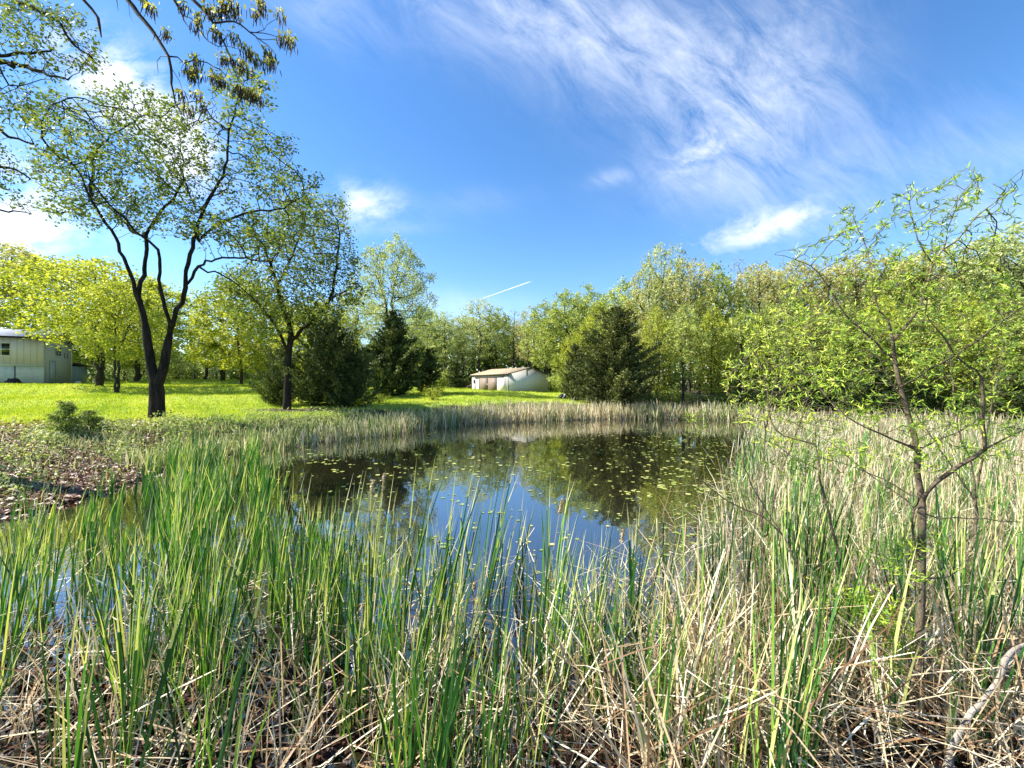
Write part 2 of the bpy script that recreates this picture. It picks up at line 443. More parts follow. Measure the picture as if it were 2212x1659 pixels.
def lawn_mask(x, y, d):
    l = np.clip((d - 2.5) / 2.5, 0, 1)
    leafy = np.clip(1.25 - np.hypot((x + 16) / 6.0, (y - 10.5) / 5.0), 0, 1) * 1.6       # leaf-strewn corner of the left bank
    forest = np.clip((x - 8) / 4 - np.clip((44 - y) / 10, -1, 0), 0, 1)
    forest = np.clip((x - np.interp(y, [20, 36, 46, 50, 60, 75], [-5, 7, 10, 7, 6, -30])) / 4, 0, 1)
    oak2 = np.clip(1.3 - np.hypot((x + 13.5) / 4.5, (y - 26.5) / 2.2), 0, 1) * 1.3
    far = np.clip((y - 62) / 6, 0, 1)
    return np.clip(l - leafy - forest * .9 - oak2 - far * .6, 0, 1)
lm = lawn_mask(gxr, gyr, sdg)
at = me.attributes.new('lawn', 'FLOAT', 'POINT'); at.data.foreach_set('value', lm.astype(np.float32))
tag(obj('ground', me), kind='structure')

# water ---------------------------------------------------------------
m, N = new_mat('pond_water')
geo = N.node('ShaderNodeNewGeometry')
mp = N.node('ShaderNodeMapping'); mp.inputs['Scale'].default_value = (1, .55, 1)
N.l.new(geo.outputs['Position'], mp.inputs[0])
bp = N.node('ShaderNodeBump'); bp.inputs['Strength'].default_value = .035; bp.inputs['Distance'].default_value = .1
N.l.new(N.math('ADD', N.noise(mp.outputs[0], 1.6, 3, .5), N.math('MULTIPLY', N.noise(mp.outputs[0], 7, 2, .5), .18)), bp.inputs['Height'])
wb = bsdf(N, (.022, .018, .008), .15, .2, bp.outputs[0])
lw = N.node('ShaderNodeLayerWeight'); lw.inputs['Blend'].default_value = .5
gl = N.node('ShaderNodeBsdfGlossy'); gl.inputs['Roughness'].default_value = .015; N.l.new(bp.outputs[0], gl.inputs['Normal'])
mx = N.node('ShaderNodeMixShader')
N.l.new(N.math('ADD', N.math('MULTIPLY', N.math('POWER', lw.outputs['Facing'], 1.7), .9), .03), mx.inputs[0])
N.l.new(wb, mx.inputs[1]); N.l.new(gl.outputs[0], mx.inputs[2])
out(N, mx.outputs[0])
M['water'] = m
wv = [(-21, 1.3, 0), (35, 1.3, 0), (35, 34, 0), (-21, 34, 0)]
wt = [[0, 1, 2, 3]]
tag(obj('pond_water', mesh_np('pond_water', wv, [np.array(wt)], M['water'])), kind='structure')

# ------------------------------------------------------------------ tree machinery
def resample(pts, step):
    pts = np.asarray(pts, float)
    out_ = [pts[0]]
    # Catmull-Rom for smooth limbs
    n = len(pts)
    for i in range(n - 1):
        p0 = pts[max(i - 1, 0)]; p1 = pts[i]; p2 = pts[i + 1]; p3 = pts[min(i + 2, n - 1)]
        k = max(1, int(round(np.linalg.norm(p2 - p1) / step)))
        for j in range(1, k + 1):
            t = j / k
            out_.append(.5 * ((2 * p1) + (-p0 + p2) * t + (2 * p0 - 5 * p1 + 4 * p2 - p3) * t * t + (-p0 + 3 * p1 - 3 * p2 + p3) * t ** 3))
    return np.array(out_)

class Skel:
    def __init__(s): s.p = []; s.par = []; s.minr = []
    def limb(s, pts, r0, r1, step, wig=0.0):
        """add a traced limb; joins the nearest existing node"""
        pts = resample(pts, step)
        if wig:
            j = rng.normal(size=pts.shape) * wig; j[0] = 0; j[-1] *= .5
            pts = pts + j
        n = len(pts)
        if s.p:
            d = np.linalg.norm(np.array(s.p) - pts[0], axis=1); par = int(d.argmin()); st = 1 if d[par] < step * 1.2 else 0
        else: par = -1; st = 0
        rr = np.linspace(r0, r1, n)
        for i in range(st, n):
            s.p.append(pts[i]); s.par.append(par); s.minr.append(rr[i]); par = len(s.p) - 1
    def grow(s, A, step, kill, infl, iters=200, trop=(0, 0, .05), max_nodes=12000, jit=.12):
        A = np.asarray(A, float); P0 = np.array(s.p)
        d2 = np.full(len(A), 1e18); near = np.zeros(len(A), int)
        def upd(A_, d2_, near_, NP, off):
            for k in range(0, len(NP), 400):
                D = ((A_[:, None, :] - NP[None, k:k + 400, :]) ** 2).sum(-1)
                jm = D.argmin(1); dm = D[np.arange(len(A_)), jm]
                b = dm < d2_
                d2_[b] = dm[b]; near_[b] = jm[b] + off + k
            return d2_, near_
        d2, near = upd(A, d2, near, P0, 0)
        trop = np.array(trop)
        for it in range(iters):
            act = d2 < infl * infl
            if not act.any() or len(s.p) > max_nodes: break
            ids = near[act]
            PP = np.array(s.p)
            dirs = unit(A[act] - PP[ids])
            u, inv = np.unique(ids, return_inverse=True)
            acc = np.zeros((len(u), 3)); np.add.at(acc, inv, dirs)
            nd = unit(unit(acc) + trop + rng.normal(size=(len(u), 3)) * jit)
            NP = PP[u] + nd * step
            off = len(s.p)
            for q, pr in zip(NP, u):
                s.p.append(q); s.par.append(int(pr)); s.minr.append(0.0)
            d2, near = upd(A, d2, near, NP, off)
            keep = d2 > kill * kill
            A = A[keep]; d2 = d2[keep]; near = near[keep]
            if len(A) == 0: break
    def finish(s, r0=.01, pw=2.4, rmax=None):
        n = len(s.p); s.P = np.array(s.p); par = np.array(s.par)
        kids = [[] for _ in range(n)]
        for i in range(n):
            if par[i] >= 0: kids[par[i]].append(i)
        s.kids = kids
        r = np.zeros(n); s.cnt = np.zeros(n, int)
        for i in range(n - 1, -1, -1):
            s.cnt[i] = 1 + sum(s.cnt[k] for k in kids[i])
            if kids[i]: r[i] = sum(r[k] ** pw for k in kids[i]) ** (1 / pw)
            r[i] = max(r[i], r0, s.minr[i])
            if s.minr[i] > 0: r[i] = min(r[i], max(s.minr[i] * 1.25, r0))
        s.r = r
        return s
    def wood(s, soup, kmax=8, rmin=0.0, wob=0.0):
        n = len(s.P)
        stack = [(0, None)]
        roots = [i for i in range(n) if s.par[i] < 0]
        stack = [(i, None) for i in roots]
        while stack:
            i, start = stack.pop()
            pts = []; rad = []
            if start is not None:
                pts.append(s.P[start]); rad.append(min(s.r[start], s.r[i] * 1.25))
            while True:
                pts.append(s.P[i]); rad.append(s.r[i])
                ks = s.kids[i]
                if not ks: break
                b = max(ks, key=lambda k: s.r[k] * 10 + s.cnt[k] * .001)
                for k in ks:
                    if k != b and s.r[k] >= rmin: stack.append((k, i))
                i = b
                if s.r[i] < rmin: break
            if len(pts) > 1:
                rr = max(rad)
                k = kmax if rr > .08 else (6 if rr > .03 else (4 if rr > .012 else 3))
                k = min(k, kmax)
                rad[-1] *= .5
                tube(soup, pts, rad, k, r=.5, wob=wob if rr > .08 else 0)
    def tips(s, maxcnt=4):
        m_ = (s.cnt <= maxcnt) & (np.array(s.minr) <= 0.0)
        return s.P[m_]

def ell_pts(ells, n):
    """attraction points inside ellipses given as (px,py,rx,ry,Y,rY)"""
    wts = np.array([e[2] * e[3] * e[5] for e in ells], float) ** .9; wts /= wts.sum()
    res = []
    for e, w in zip(ells, wts):
        k = max(4, int(n * w))
        v = unit(rng.normal(size=(k, 3))) * (rng.random(k) ** (1 / 2.2))[:, None]
        px = e[0] + v[:, 0] * e[2]; py = e[1] + v[:, 1] * e[3]; Y = e[4] + v[:, 2] * e[5]
        res.append(np.stack([(px - CX) / FPX * Y, Y, EYE - (py - CY) / FPX * Y], 1))
    return np.concatenate(res)

def leaf_cloud(soup, pts, per, spread, size, **kw):
    n = len(pts) * per
    p = np.repeat(pts, per, 0) + rng.normal(size=(n, 3)) * spread
    tone = np.repeat(rng.random(len(pts)), per) * .6 + rng.random(n) * .4
    leaves(soup, p, size, r=tone, **kw)

def limb_px(pts, Y0, Y1):
    k = len(pts)
    return [P(x, y, Y0 + (Y1 - Y0) * i / (k - 1)) for i, (x, y) in enumerate(pts)]

def finish_tree(name, base, sk, label, cat, leaf_soup, leafmat, barkmat, kmax=8, rmin=0, wob=.15, group=None, crown='crown', trunk='trunk'):
    root = empty(name, base)
    tag(root, label, cat, group)
    s = Soup(); sk.wood(s, kmax, rmin, wob)
    obj(trunk, s.mesh(trunk, barkmat, True, base), root)
    if leaf_soup is not None: obj(crown, leaf_soup.mesh(crown, leafmat, False, base), root)
    return root

# ------------------------------------------------------------------ main oak on the left bank
def main_oak():
    Y = 19.0
    sk = Skel()
    st = .38
    bx, by = c2(925, 1315)
    b = P(bx, by + 6, Y)
    b[2] = min(b[2], gz(b[0], Y) - .1)
    sk.limb([b, P(*c2(927, 1300), Y), P(*c2(929, 1200), Y), P(*c2(928, 1110), Y)], .44, .36, st)
    sk.limb(limb_px([c2(928, 1110), c2(900, 1000), c2(880, 880), c2(850, 680), c2(815, 570)], Y, Y), .24, .18, st)
    L = [c2(815, 570), c2(770, 430), c2(720, 300), c2(690, 220), c2(600, 90), c2(540, 0), c1(480, 1040), c1(400, 930)]
    sk.limb(limb_px(L, Y, Y - 1.5), .135, .04, st, .03)
    sk.limb(limb_px([c2(815, 570), c2(850, 440), c2(865, 330), c1(870, 1390), c1(900, 1330), c1(950, 1260), c1(1050, 1140), c1(1090, 1060)], Y, Y + 1.5), .15, .05, st, .03)
    sk.limb(limb_px([c1(870, 1400), c1(800, 1380), c1(730, 1310), c1(640, 1220), c1(560, 1160)], Y + .6, Y + 2.2), .08, .03, st, .03)
    sk.limb(limb_px([c1(540, 1190), c1(560, 960), c1(600, 860), c1(700, 780), c1(830, 690)], Y - .7, Y + 1.0), .09, .025, st, .04)
    sk.limb(limb_px([c1(430, 980), c1(290, 870), c1(250, 760), c1(300, 640), c1(430, 580)], Y - 1.3, Y - 3), .06, .02, st, .04)
    # right stem
    sk.limb(limb_px([c2(928, 1110), c2(966, 1010), c2(985, 900), c2(1010, 770)], Y, Y + .1), .25, .19, st)
    sk.limb(limb_px([c2(1010, 770), c2(1060, 650), c2(1100, 520), c2(1095, 450), c2(1130, 330), c1(1170, 1340), c1(1190, 1290), c1(1230, 1180), c1(1300, 1080), c1(1345, 950), c1(1360, 780), c1(1400, 620), c1(1450, 480)], Y, Y - 1.5), .155, .022, st, .03)
    sk.limb(limb_px([c2(1010, 770), c2(970, 600), c2(940, 470), c2(955, 350), c2(935, 290), c2(890, 250)], Y, Y - 1.6), .13, .08, st, .02)
    sk.limb(limb_px([c2(890, 250), c2(840, 210), c2(740, 120), c1(600, 1150)], Y - 1.6, Y - 2.5), .07, .03, st, .03)
    sk.limb(limb_px([c2(1105, 515), c2(1180, 400), c2(1250, 360), c2(1390, 340), c2(1500, 352), c2(1610, 370)], Y, Y - 2.5), .09, .03, st, .03)
    sk.limb(limb_px([c1(1180, 1430), c1(1260, 1350), c1(1400, 1280), c1(1500, 1250), c1(1680, 1230), c1(1800, 1160)], Y, Y - 1.0), .10, .025, st, .03)
    sk.limb(limb_px([c2(1190, 440), c2(1280, 422), c2(1380, 485), c2(1500, 580), c2(1560, 660)], Y - .6, Y + 1), .07, .03, st, .03)
    sk.limb(limb_px([c1(1235, 1180), c1(1170, 1250), c1(1120, 1140), c1(1050, 1140)], Y, Y - 1), .05, .04, st, .03)
    sk.limb(limb_px([c1(1360, 780), c1(1260, 700), c1(1200, 600)], Y - 1, Y - 2), .05, .03, st, .03)
    e = lambda x, y, rx, ry, dy=0, rY=3.2: (*c1(x, y), rx * .3646, ry * .3646, Y + dy, rY)
    A = ell_pts([e(420, 980, 300, 250, -1), e(760, 960, 330, 260, .5), e(1060, 1000, 260, 280, .5), e(700, 680, 300, 200, .5), e(300, 680, 230, 150, -2), e(1000, 720, 220, 160, 0),
                 e(1440, 560, 210, 190, -1, 2.2), e(1300, 760, 220, 160, -1, 2.5), e(1560, 850, 200, 130, -1, 2.2), e(1680, 1080, 230, 160, -1, 2.5), e(1450, 1060, 230, 170, 0, 2.5),
                 e(1300, 1330, 300, 130, -.5), e(1750, 1260, 180, 130, -1, 2), e(900, 1250, 330, 150, 0), e(520, 1220, 330, 140, -1), e(1550, 1420, 280, 110, -2, 2), e(1420, 400, 120, 60, -1, 1.5)], 5600)
    sk.grow(A, .30, .42, 3.2, 120, (0, 0, .04), 14000, .22)
    sk.minr = [m_ * (.66 if m_ < .2 else .82) for m_ in sk.minr]
    sk.finish(.010, 2.3)
    ls = Soup()
    tp = sk.tips(3)
    tp = tp[(vnoise(tp[:, 0], tp[:, 2] + tp[:, 1] * .6, 1.5, 3) > -.15) | (rng.random(len(tp)) < .3)]
    leaf_cloud(ls, tp, 13, .15, .155, aspect=.55, up=.25, fold=.2)
    finish_tree('oak_tree', tuple(b), sk, 'large dark-trunked oak with forked stems standing on the left bank above the leaf litter', 'tree', ls, M['oak_leaf'], M['bark'], 10)
main_oak()

def second_oak():
    Y = 27.0
    sk = Skel(); st = .45
    bx, by = c2(1700, 1240)
    b = P(bx, by, Y); b[2] = gz(b[0], Y) - .1
    sk.limb([b] + limb_px([c2(1705, 1100), c2(1705, 950), c2(1722, 830)], Y, Y), .32, .24, st)
    sk.limb(limb_px([c2(1722, 830), c2(1700, 700), c2(1650, 540), c2(1610, 400), c2(1570, 300), c2(1500, 180)], Y, Y + 1), .22, .07, st, .04)
    sk.limb(limb_px([c2(1722, 830), c2(1790, 770), c2(1880, 690), c2(1960, 580), c2(1990, 400), c2(2010, 250), c2(2000, 120)], Y, Y - 1), .15, .04, st, .04)
    sk.limb(limb_px([c2(1700, 880), c2(1660, 790), c2(1600, 700), c2(1520, 600), c2(1440, 560)], Y, Y - 1.5), .12, .05, st, .04)
    sk.limb(limb_px([c2(1640, 500), c2(1700, 400), c2(1760, 260), c2(1800, 150)], Y, Y + 1), .11, .04, st, .04)
    sk.limb(limb_px([c2(1960, 580), c2(2050, 540), c2(2130, 510)], Y - .7, Y - 1.5), .06, .03, st, .04)
    e = lambda x, y, rx, ry, dy=0, rY=3.2: (*c2(x, y), rx * .3646, ry * .3646, Y + dy, rY)
    A = ell_pts([e(1620, 230, 260, 170), e(1800, 120, 200, 160), e(1980, 200, 110, 260, -1, 2.4), e(1560, 480, 260, 150), e(1850, 430, 240, 180), e(2060, 420, 100, 180, -1, 2), e(1500, 640, 180, 110, -1), e(1750, 620, 250, 120), e(1400, 520, 160, 120, -1), e(1600, 760, 160, 80, -1), e(1900, 640, 160, 90, -1), e(2080, 560, 80, 90, -1)], 4600)
    sk.grow(A, .34, .44, 3.6, 100, (0, 0, .05), 12000, .2)
    sk.minr = [m_ * .8 for m_ in sk.minr]
    sk.finish(.012, 2.3)
    ls = Soup()
    leaf_cloud(ls, sk.tips(3), 13, .22, .20, aspect=.5, up=.3)
    finish_tree('oak_tree', tuple(b), sk, 'oak rising out of the dark juniper bushes on the far left shore', 'tree', ls, M['oak_dark'], M['bark'], 8)
second_oak()

# ------------------------------------------------------------------ background tree kinds
def proto_tree(h, cw, trunk_frac, nA, step, kill, leafn, spread, lsize, seed, multi=1, shape='oval', lean=0):
    """returns (skeleton, leaf soup) for a tree of height h, crown width cw, base at the origin"""
    global rng
    keep = rng; rng = np.random.default_rng(seed)
    sk = Skel()
    z0 = h * trunk_frac
    for k in range(multi):
        a = rng.random() * 6.28
        off = (0 if multi == 1 else .35) * h * .04
        top = np.array([math.cos(a) * cw * .12 * (k + lean), math.sin(a) * cw * .12 * (k + lean), h * (.62 + .1 * rng.random())])
        sk.limb([np.array([off * math.cos(a), off * math.sin(a), -.3]), np.array([off * math.cos(a) * 1.5, off * math.sin(a) * 1.5, z0]), top * np.array([.5, .5, .75]) + rng.normal(size=3) * .2, top], h * .017, h * .005, step * 1.2, .05)
        if k: sk.par[0] = -1
    nl = 7
    v = []
    while len(v) < nA:
        t = rng.random()
        if shape == 'oval': wr = math.sin(math.pi * min(1, max(0, t * .93 + .07))) ** .6
        elif shape == 'round': wr = math.sqrt(max(0, 1 - (2 * t - 1) ** 2)) ** .8
        elif shape == 'vase': wr = (.35 + .65 * t) * (1 if t < .82 else (1 - (t - .82) / .18) ** .5)
        a = rng.random() * 6.283; rr = math.sqrt(rng.random())
        lob = 1 + .22 * math.sin(a * 3 + seed) * math.sin(t * 9 + seed * 2) + .12 * math.sin(a * 5 + t * 14)
        x = math.cos(a) * rr * wr * cw / 2 * lob; y = math.sin(a) * rr * wr * cw / 2 * lob
        z = z0 * .8 + (h - z0 * .8) * t * (1 + .05 * math.sin(a * 4 + seed))
        if vnoise(x, y + z * .7, 1.1, seed) < -.45 and rng.random() < .8: continue
        v.append((x, y, z))
    sk.grow(np.array(v), step, kill, h, 110, (0, 0, .06), 14000, .2)
    sk.finish(h * .0011, 2.35)
    ls = Soup()
    tp = sk.tips(5)
    tp = tp[(vnoise(tp[:, 0] + tp[:, 2] * .3, tp[:, 2] + tp[:, 1] * .7, 1.7, seed) > -.28) | (rng.random(len(tp)) < .3)]
    leaf_cloud(ls, tp, leafn, spread, lsize, aspect=.6, up=.35)
    rng = keep
    return sk, ls
PROTO = {}
def add_proto(key, mat, **kw):
    sk, ls = proto_tree(**kw)
    s = Soup(); sk.wood(s, 6, kw['h'] * .0012)
    PROTO[key] = (s.mesh('trunk', M['bark_far'], True), ls.mesh('crown', M[mat], False), kw['h'], kw['cw'])
add_proto('dense1', 'yellow_leaf', h=10, cw=8.5, trunk_frac=.16, nA=1500, step=.34, kill=.42, leafn=17, spread=.17, lsize=.24, seed=11, shape='round')
add_proto('dense2', 'yellow_leaf', h=10, cw=7.0, trunk_frac=.20, nA=1300, step=.34, kill=.42, leafn=16, spread=.17, lsize=.22, seed=12, shape='oval', multi=2)
add_proto('green1', 'green_leaf', h=10, cw=6.0, trunk_frac=.34, nA=1400, step=.30, kill=.38, leafn=17, spread=.15, lsize=.19, seed=13)
add_proto('green2', 'green_leaf', h=10, cw=5.0, trunk_frac=.34, nA=1200, step=.30, kill=.38, leafn=17, spread=.15, lsize=.18, seed=14, multi=2)
add_proto('airy1', 'airy_leaf', h=10, cw=5.0, trunk_frac=.40, nA=1300, step=.28, kill=.36, leafn=17, spread=.13, lsize=.15, seed=15, shape='vase')
add_proto('airy2', 'airy_leaf', h=10, cw=4.2, trunk_frac=.40, nA=1200, step=.28, kill=.36, leafn=16, spread=.13, lsize=.15, seed=16)
add_proto('tan1', 'tan_leaf', h=10, cw=5.4, trunk_frac=.40, nA=1300, step=.28, kill=.36, leafn=15, spread=.13, lsize=.16, seed=17, shape='vase')
add_proto('tan2', 'tan_leaf', h=10, cw=4.6, trunk_frac=.40, nA=1200, step=.28, kill=.36, leafn=14, spread=.13, lsize=.15, seed=18, multi=2)
add_proto('airyfine', 'airy_leaf', h=10, cw=6.4, trunk_frac=.34, nA=2000, step=.26, kill=.32, leafn=26, spread=.13, lsize=.12, seed=27, shape='oval', multi=2)
add_proto('spread', 'yellow_leaf', h=10, cw=10, trunk_frac=.40, nA=1300, step=.36, kill=.46, leafn=15, spread=.24, lsize=.24, seed=28, shape='round', multi=2)
add_proto('bare', 'bud_leaf', h=10, cw=4.2, trunk_frac=.3, nA=600, step=.3, kill=.42, leafn=5, spread=.12, lsize=.14, seed=19, shape='vase')

def bush_proto(key, mat, h, w, n, size, seed):
    global rng
    keep = rng; rng = np.random.default_rng(seed)
    sk = Skel()
    sk.limb([np.array([0, 0, -.2]), np.array([0, 0, h * .25]), np.array([.05, 0, h * .6])], .05, .02, .2)
    for k in range(5):
        a = rng.random() * 6.28
        sk.limb([np.array([0, 0, h * .05]), np.array([math.cos(a) * w * .15, math.sin(a) * w * .15, h * .35]), np.array([math.cos(a) * w * .3, math.sin(a) * w * .3, h * .7])], .035, .012, .2, .02)
    v = rng.normal(size=(260, 3)); v = unit(v) * (rng.random((260, 1)) ** .4)
    v = v * np.array([w / 2, w / 2, h * .5]) * (1 + .2 * np.sin(v[:, :1] * 7 + seed)); v[:, 2] += h * .52
    sk.grow(v, .2, .26, h * 1.5, 40, (0, 0, .05), 1500, .25)
    sk.finish(.006, 2.3)
    ls = Soup(); leaf_cloud(ls, sk.tips(6), n * 2, .15, size, aspect=.6, up=.3)
    s = Soup(); sk.wood(s, 5)
    PROTO[key] = (s.mesh('stem', M['bark_far'], True), ls.mesh('foliage', M[mat], False), h, w)
    rng = keep
bush_proto('bush1', 'bush', 2.2, 2.6, 9, .14, 31)
bush_proto('bush2', 'green_leaf', 2.2, 2.4, 9, .14, 32)
bush_proto('bush3', 'yellow_leaf', 1.2, 1.4, 9, .10, 33)
bush_proto('bush4', 'airy_leaf', 2.4, 2.2, 4, .12, 34)

def cedar_mesh(h, w, seed, n_whorl=34, low=.04, power=.8, sprays=7, size=.26, brown=False, mat=None):
    """juniper: trunk, many upswept boughs, each carrying feathery sprays"""
    global rng
    keep = rng; rng = np.random.default_rng(seed)
    ts = Soup(); ls = Soup()
    tube(ts, [(0, 0, -.3), (0.02, 0, h * .3), (-.03, .02, h * .7), (0, 0, h * .97)], [h * .02, h * .016, h * .008, .01], 7, wob=.2)
    for i in range(n_whorl):
        t = low + (1 - low) * (i / n_whorl) ** .95
        z = t * h
        R_ = w / 2 * (1 - t) ** power * (1 if t > .12 else .75 + 2 * t)
        nb = int(4 + 6 * (1 - t))
        for j in range(nb):
            a = rng.random() * 6.283
            L = R_ * (.45 + .75 * rng.random() ** 1.3) * (1 + .13 * math.sin(a * 2 + t * 11 + seed)) + .12
            rise = .25 + .5 * t + .2 * rng.random()
            k = 6
            tt = np.linspace(0, 1, k)
            pts = np.stack([np.cos(a) * L * tt, np.sin(a) * L * tt, z + L * rise * (tt ** 1.3) - L * .25 * tt * (1 - tt)], 1)
            tube(ts, pts, np.linspace(h * .004 + .006, .004, k), 3)
            m_ = int(sprays * (2 + 5.5 * L))
            u = .25 + .75 * rng.random(m_) ** .7
            c = np.stack([np.interp(u, tt, pts[:, q]) for q in range(3)], 1)
            sp_ = .07 + .085 * L * (1.15 - u[:, None])
            c = c + rng.normal(size=(m_, 3)) * sp_ * np.array([1, 1, .45])
            outd = np.array([math.cos(a), math.sin(a), .7])
            leaves(ls, c, size, aspect=.34, up=.1, droop=outd * 1.3, r=np.clip(rng.random(m_) * .5 + .5 * rng.random(), 0, 1))
    rng = keep
    return ts.mesh('trunk', M['bark'], True), ls.mesh('crown', mat or (M['cedar_brown'] if brown else M['cedar']), False)
CE = {
    'tall': (*cedar_mesh(6.5, 6.0, 41, 34, .02, .85, 7, .26), 6.5, 6.0),
    'brown': (*cedar_mesh(7.5, 6.4, 42, 40, .03, .60, 9, .23, True), 7.5, 6.4),
    'round': (*cedar_mesh(4.0, 6.2, 43, 26, .02, .5, 9, .19, mat=M['cedar']), 4.0, 6.2),
    'slim': (*cedar_mesh(6.0, 3.0, 44, 30, .02, .7, 6, .24), 6.0, 3.0),
    'small': (*cedar_mesh(1.4, 1.2, 45, 14, .05, .8, 9, .10, mat=M['bush']), 1.4, 1.2),
}
for k_, v_ in CE.items(): PROTO['cedar_' + k_] = v_

def place(key, name, px, Y, top=None, h=None, wpx=None, label='', cat='tree', group=None, z=None, rz=None, parts=None):
    """puts a copy of a kind of tree at a real distance and size"""
    a, b, hh, ww = PROTO[key]
    x = (px - CX) / FPX * Y
    z = gz(x, Y) if z is None else z
    if h is None: h = EYE + (CY - top) / FPX * Y - z
    w = ww * h / hh if wpx is None else wpx / FPX * Y
    root = empty(name, (x, Y, z - .05), rng.random() * 6.28 if rz is None else rz, (w / ww, w / ww, h / hh))
    tag(root, label, cat, group)
    na = 'stem' if key.startswith('bush') else 'trunk'; nb = 'foliage' if key.startswith('bush') else 'crown'
    obj(na, a, root); obj(nb, b, root)
    return root

T = place
# left background
T('spread', 'maple_tree', 214, 38, 570, wpx=290, label='broad yellow-green tree whose boughs hang over the white house roof')
T('spread', 'maple_tree', 252, 34, 615, wpx=180, label='yellow-green tree with a dark trunk ringed by mulch, right of the house annex')
T('tan1', 'oak_tree', 30, 60, 545, wpx=300, label='olive-gold tree behind the left end of the house roof')
T('tan1', 'oak_tree', -90, 55, 520, wpx=300, label='olive-gold tree at the left frame edge above the house')
T('dense1', 'maple_tree', 130, 56, 570, wpx=260, label='tall gold-green tree behind the middle of the house')
T('green1', 'leafy_tree', 330, 60, 610, wpx=200, label='green tree seen between the forked stems of the large oak')
T('dense2', 'maple_tree', 292, 52, 640, wpx=180, label='yellow-green tree just behind the left stem of the large oak')
T('dense1', 'maple_tree', 520, 46, 612, wpx=200, label='round bright yellow-green tree between the two oaks')
T('dense2', 'maple_tree', 480, 56, 650, wpx=160, label='yellow-green tree behind the left side of the round bright tree')
T('dense1', 'maple_tree', 690, 42, 660, wpx=190, label='bright yellow tree behind the top of the juniper bushes')
T('dense2', 'maple_tree', 600, 50, 650, wpx=150, label='yellow-green tree behind the second oak trunk')
T('bare', 'bare_tree', 445, 60, 700, wpx=90, label='low dark leafless-looking tree beyond the lawn, left of the round bright tree')
T('airyfine', 'leafy_tree', 850, 44, 517, wpx=185, label='tall airy pale green tree rising behind the dark cone-shaped juniper')
T('airy1', 'leafy_tree', 770, 58, 640, wpx=130, label='thin pale tree left of the tall airy tree')
# hedge-like trees beyond the lawn
for i, (px, tp) in enumerate([(300, 745), (340, 750), (380, 752), (420, 745), (460, 755), (500, 760), (540, 758), (580, 752), (270, 740), (165, 730), (125, 740)]):
    T(['bush4', 'green2', 'bush1', 'airy2'][i % 4] if i % 4 in (0, 2) else ['green1', 'airy2'][i % 2], 'small_tree', px, 66 + (i * 7 % 11), tp, wpx=62,
      label='small dim green tree in the low row beyond the lawn', group='low trees beyond the lawn')
# around the shed
lab_mid = [
    (925, 70, 668, 'green1', 110, 'green tree just left of the clearing behind the three small junipers'),
    (960, 66, 672, 'airy2', 90, 'pale thin tree left of the shed, behind the small junipers'),
    (900, 72, 690, 'airy1', 110, 'loose pale green tree between the tall airy tree and the clearing'),
    (1000, 72, 690, 'airy1', 90, 'pale green tree behind the left end of the shed'),
    (1035, 68, 646, 'airy2', 105, 'tallest tree behind the shed, below the vapour trail'),
    (1075, 70, 668, 'green2', 80, 'green tree behind the shed roof, right of the tallest one'),
    (1110, 72, 672, 'bare', 80, 'brownish barely leafed tree behind the shed roof ridge'),
    (1145, 74, 665, 'tan2', 80, 'tan budding tree behind the right end of the shed'),
    (1180, 60, 655, 'green1', 110, 'yellow-green tree behind the right corner of the shed'),
    (1225, 58, 632, 'green1', 125, 'broad green tree between the shed and the brown juniper'),
    (1272, 60, 620, 'green2', 120, 'domed green tree above the left side of the brown juniper'),
    (1245, 47, 725, 'dense2', 100, 'small bright yellow-green tree at the left foot of the brown juniper'),
    (1290, 52, 660, 'dense2', 95, 'yellow-green tree behind the left shoulder of the brown juniper'),
]
for px, Y, tp, k, w_, lb in lab_mid: T(k, 'leafy_tree', px, Y, tp, wpx=w_, label=lb)
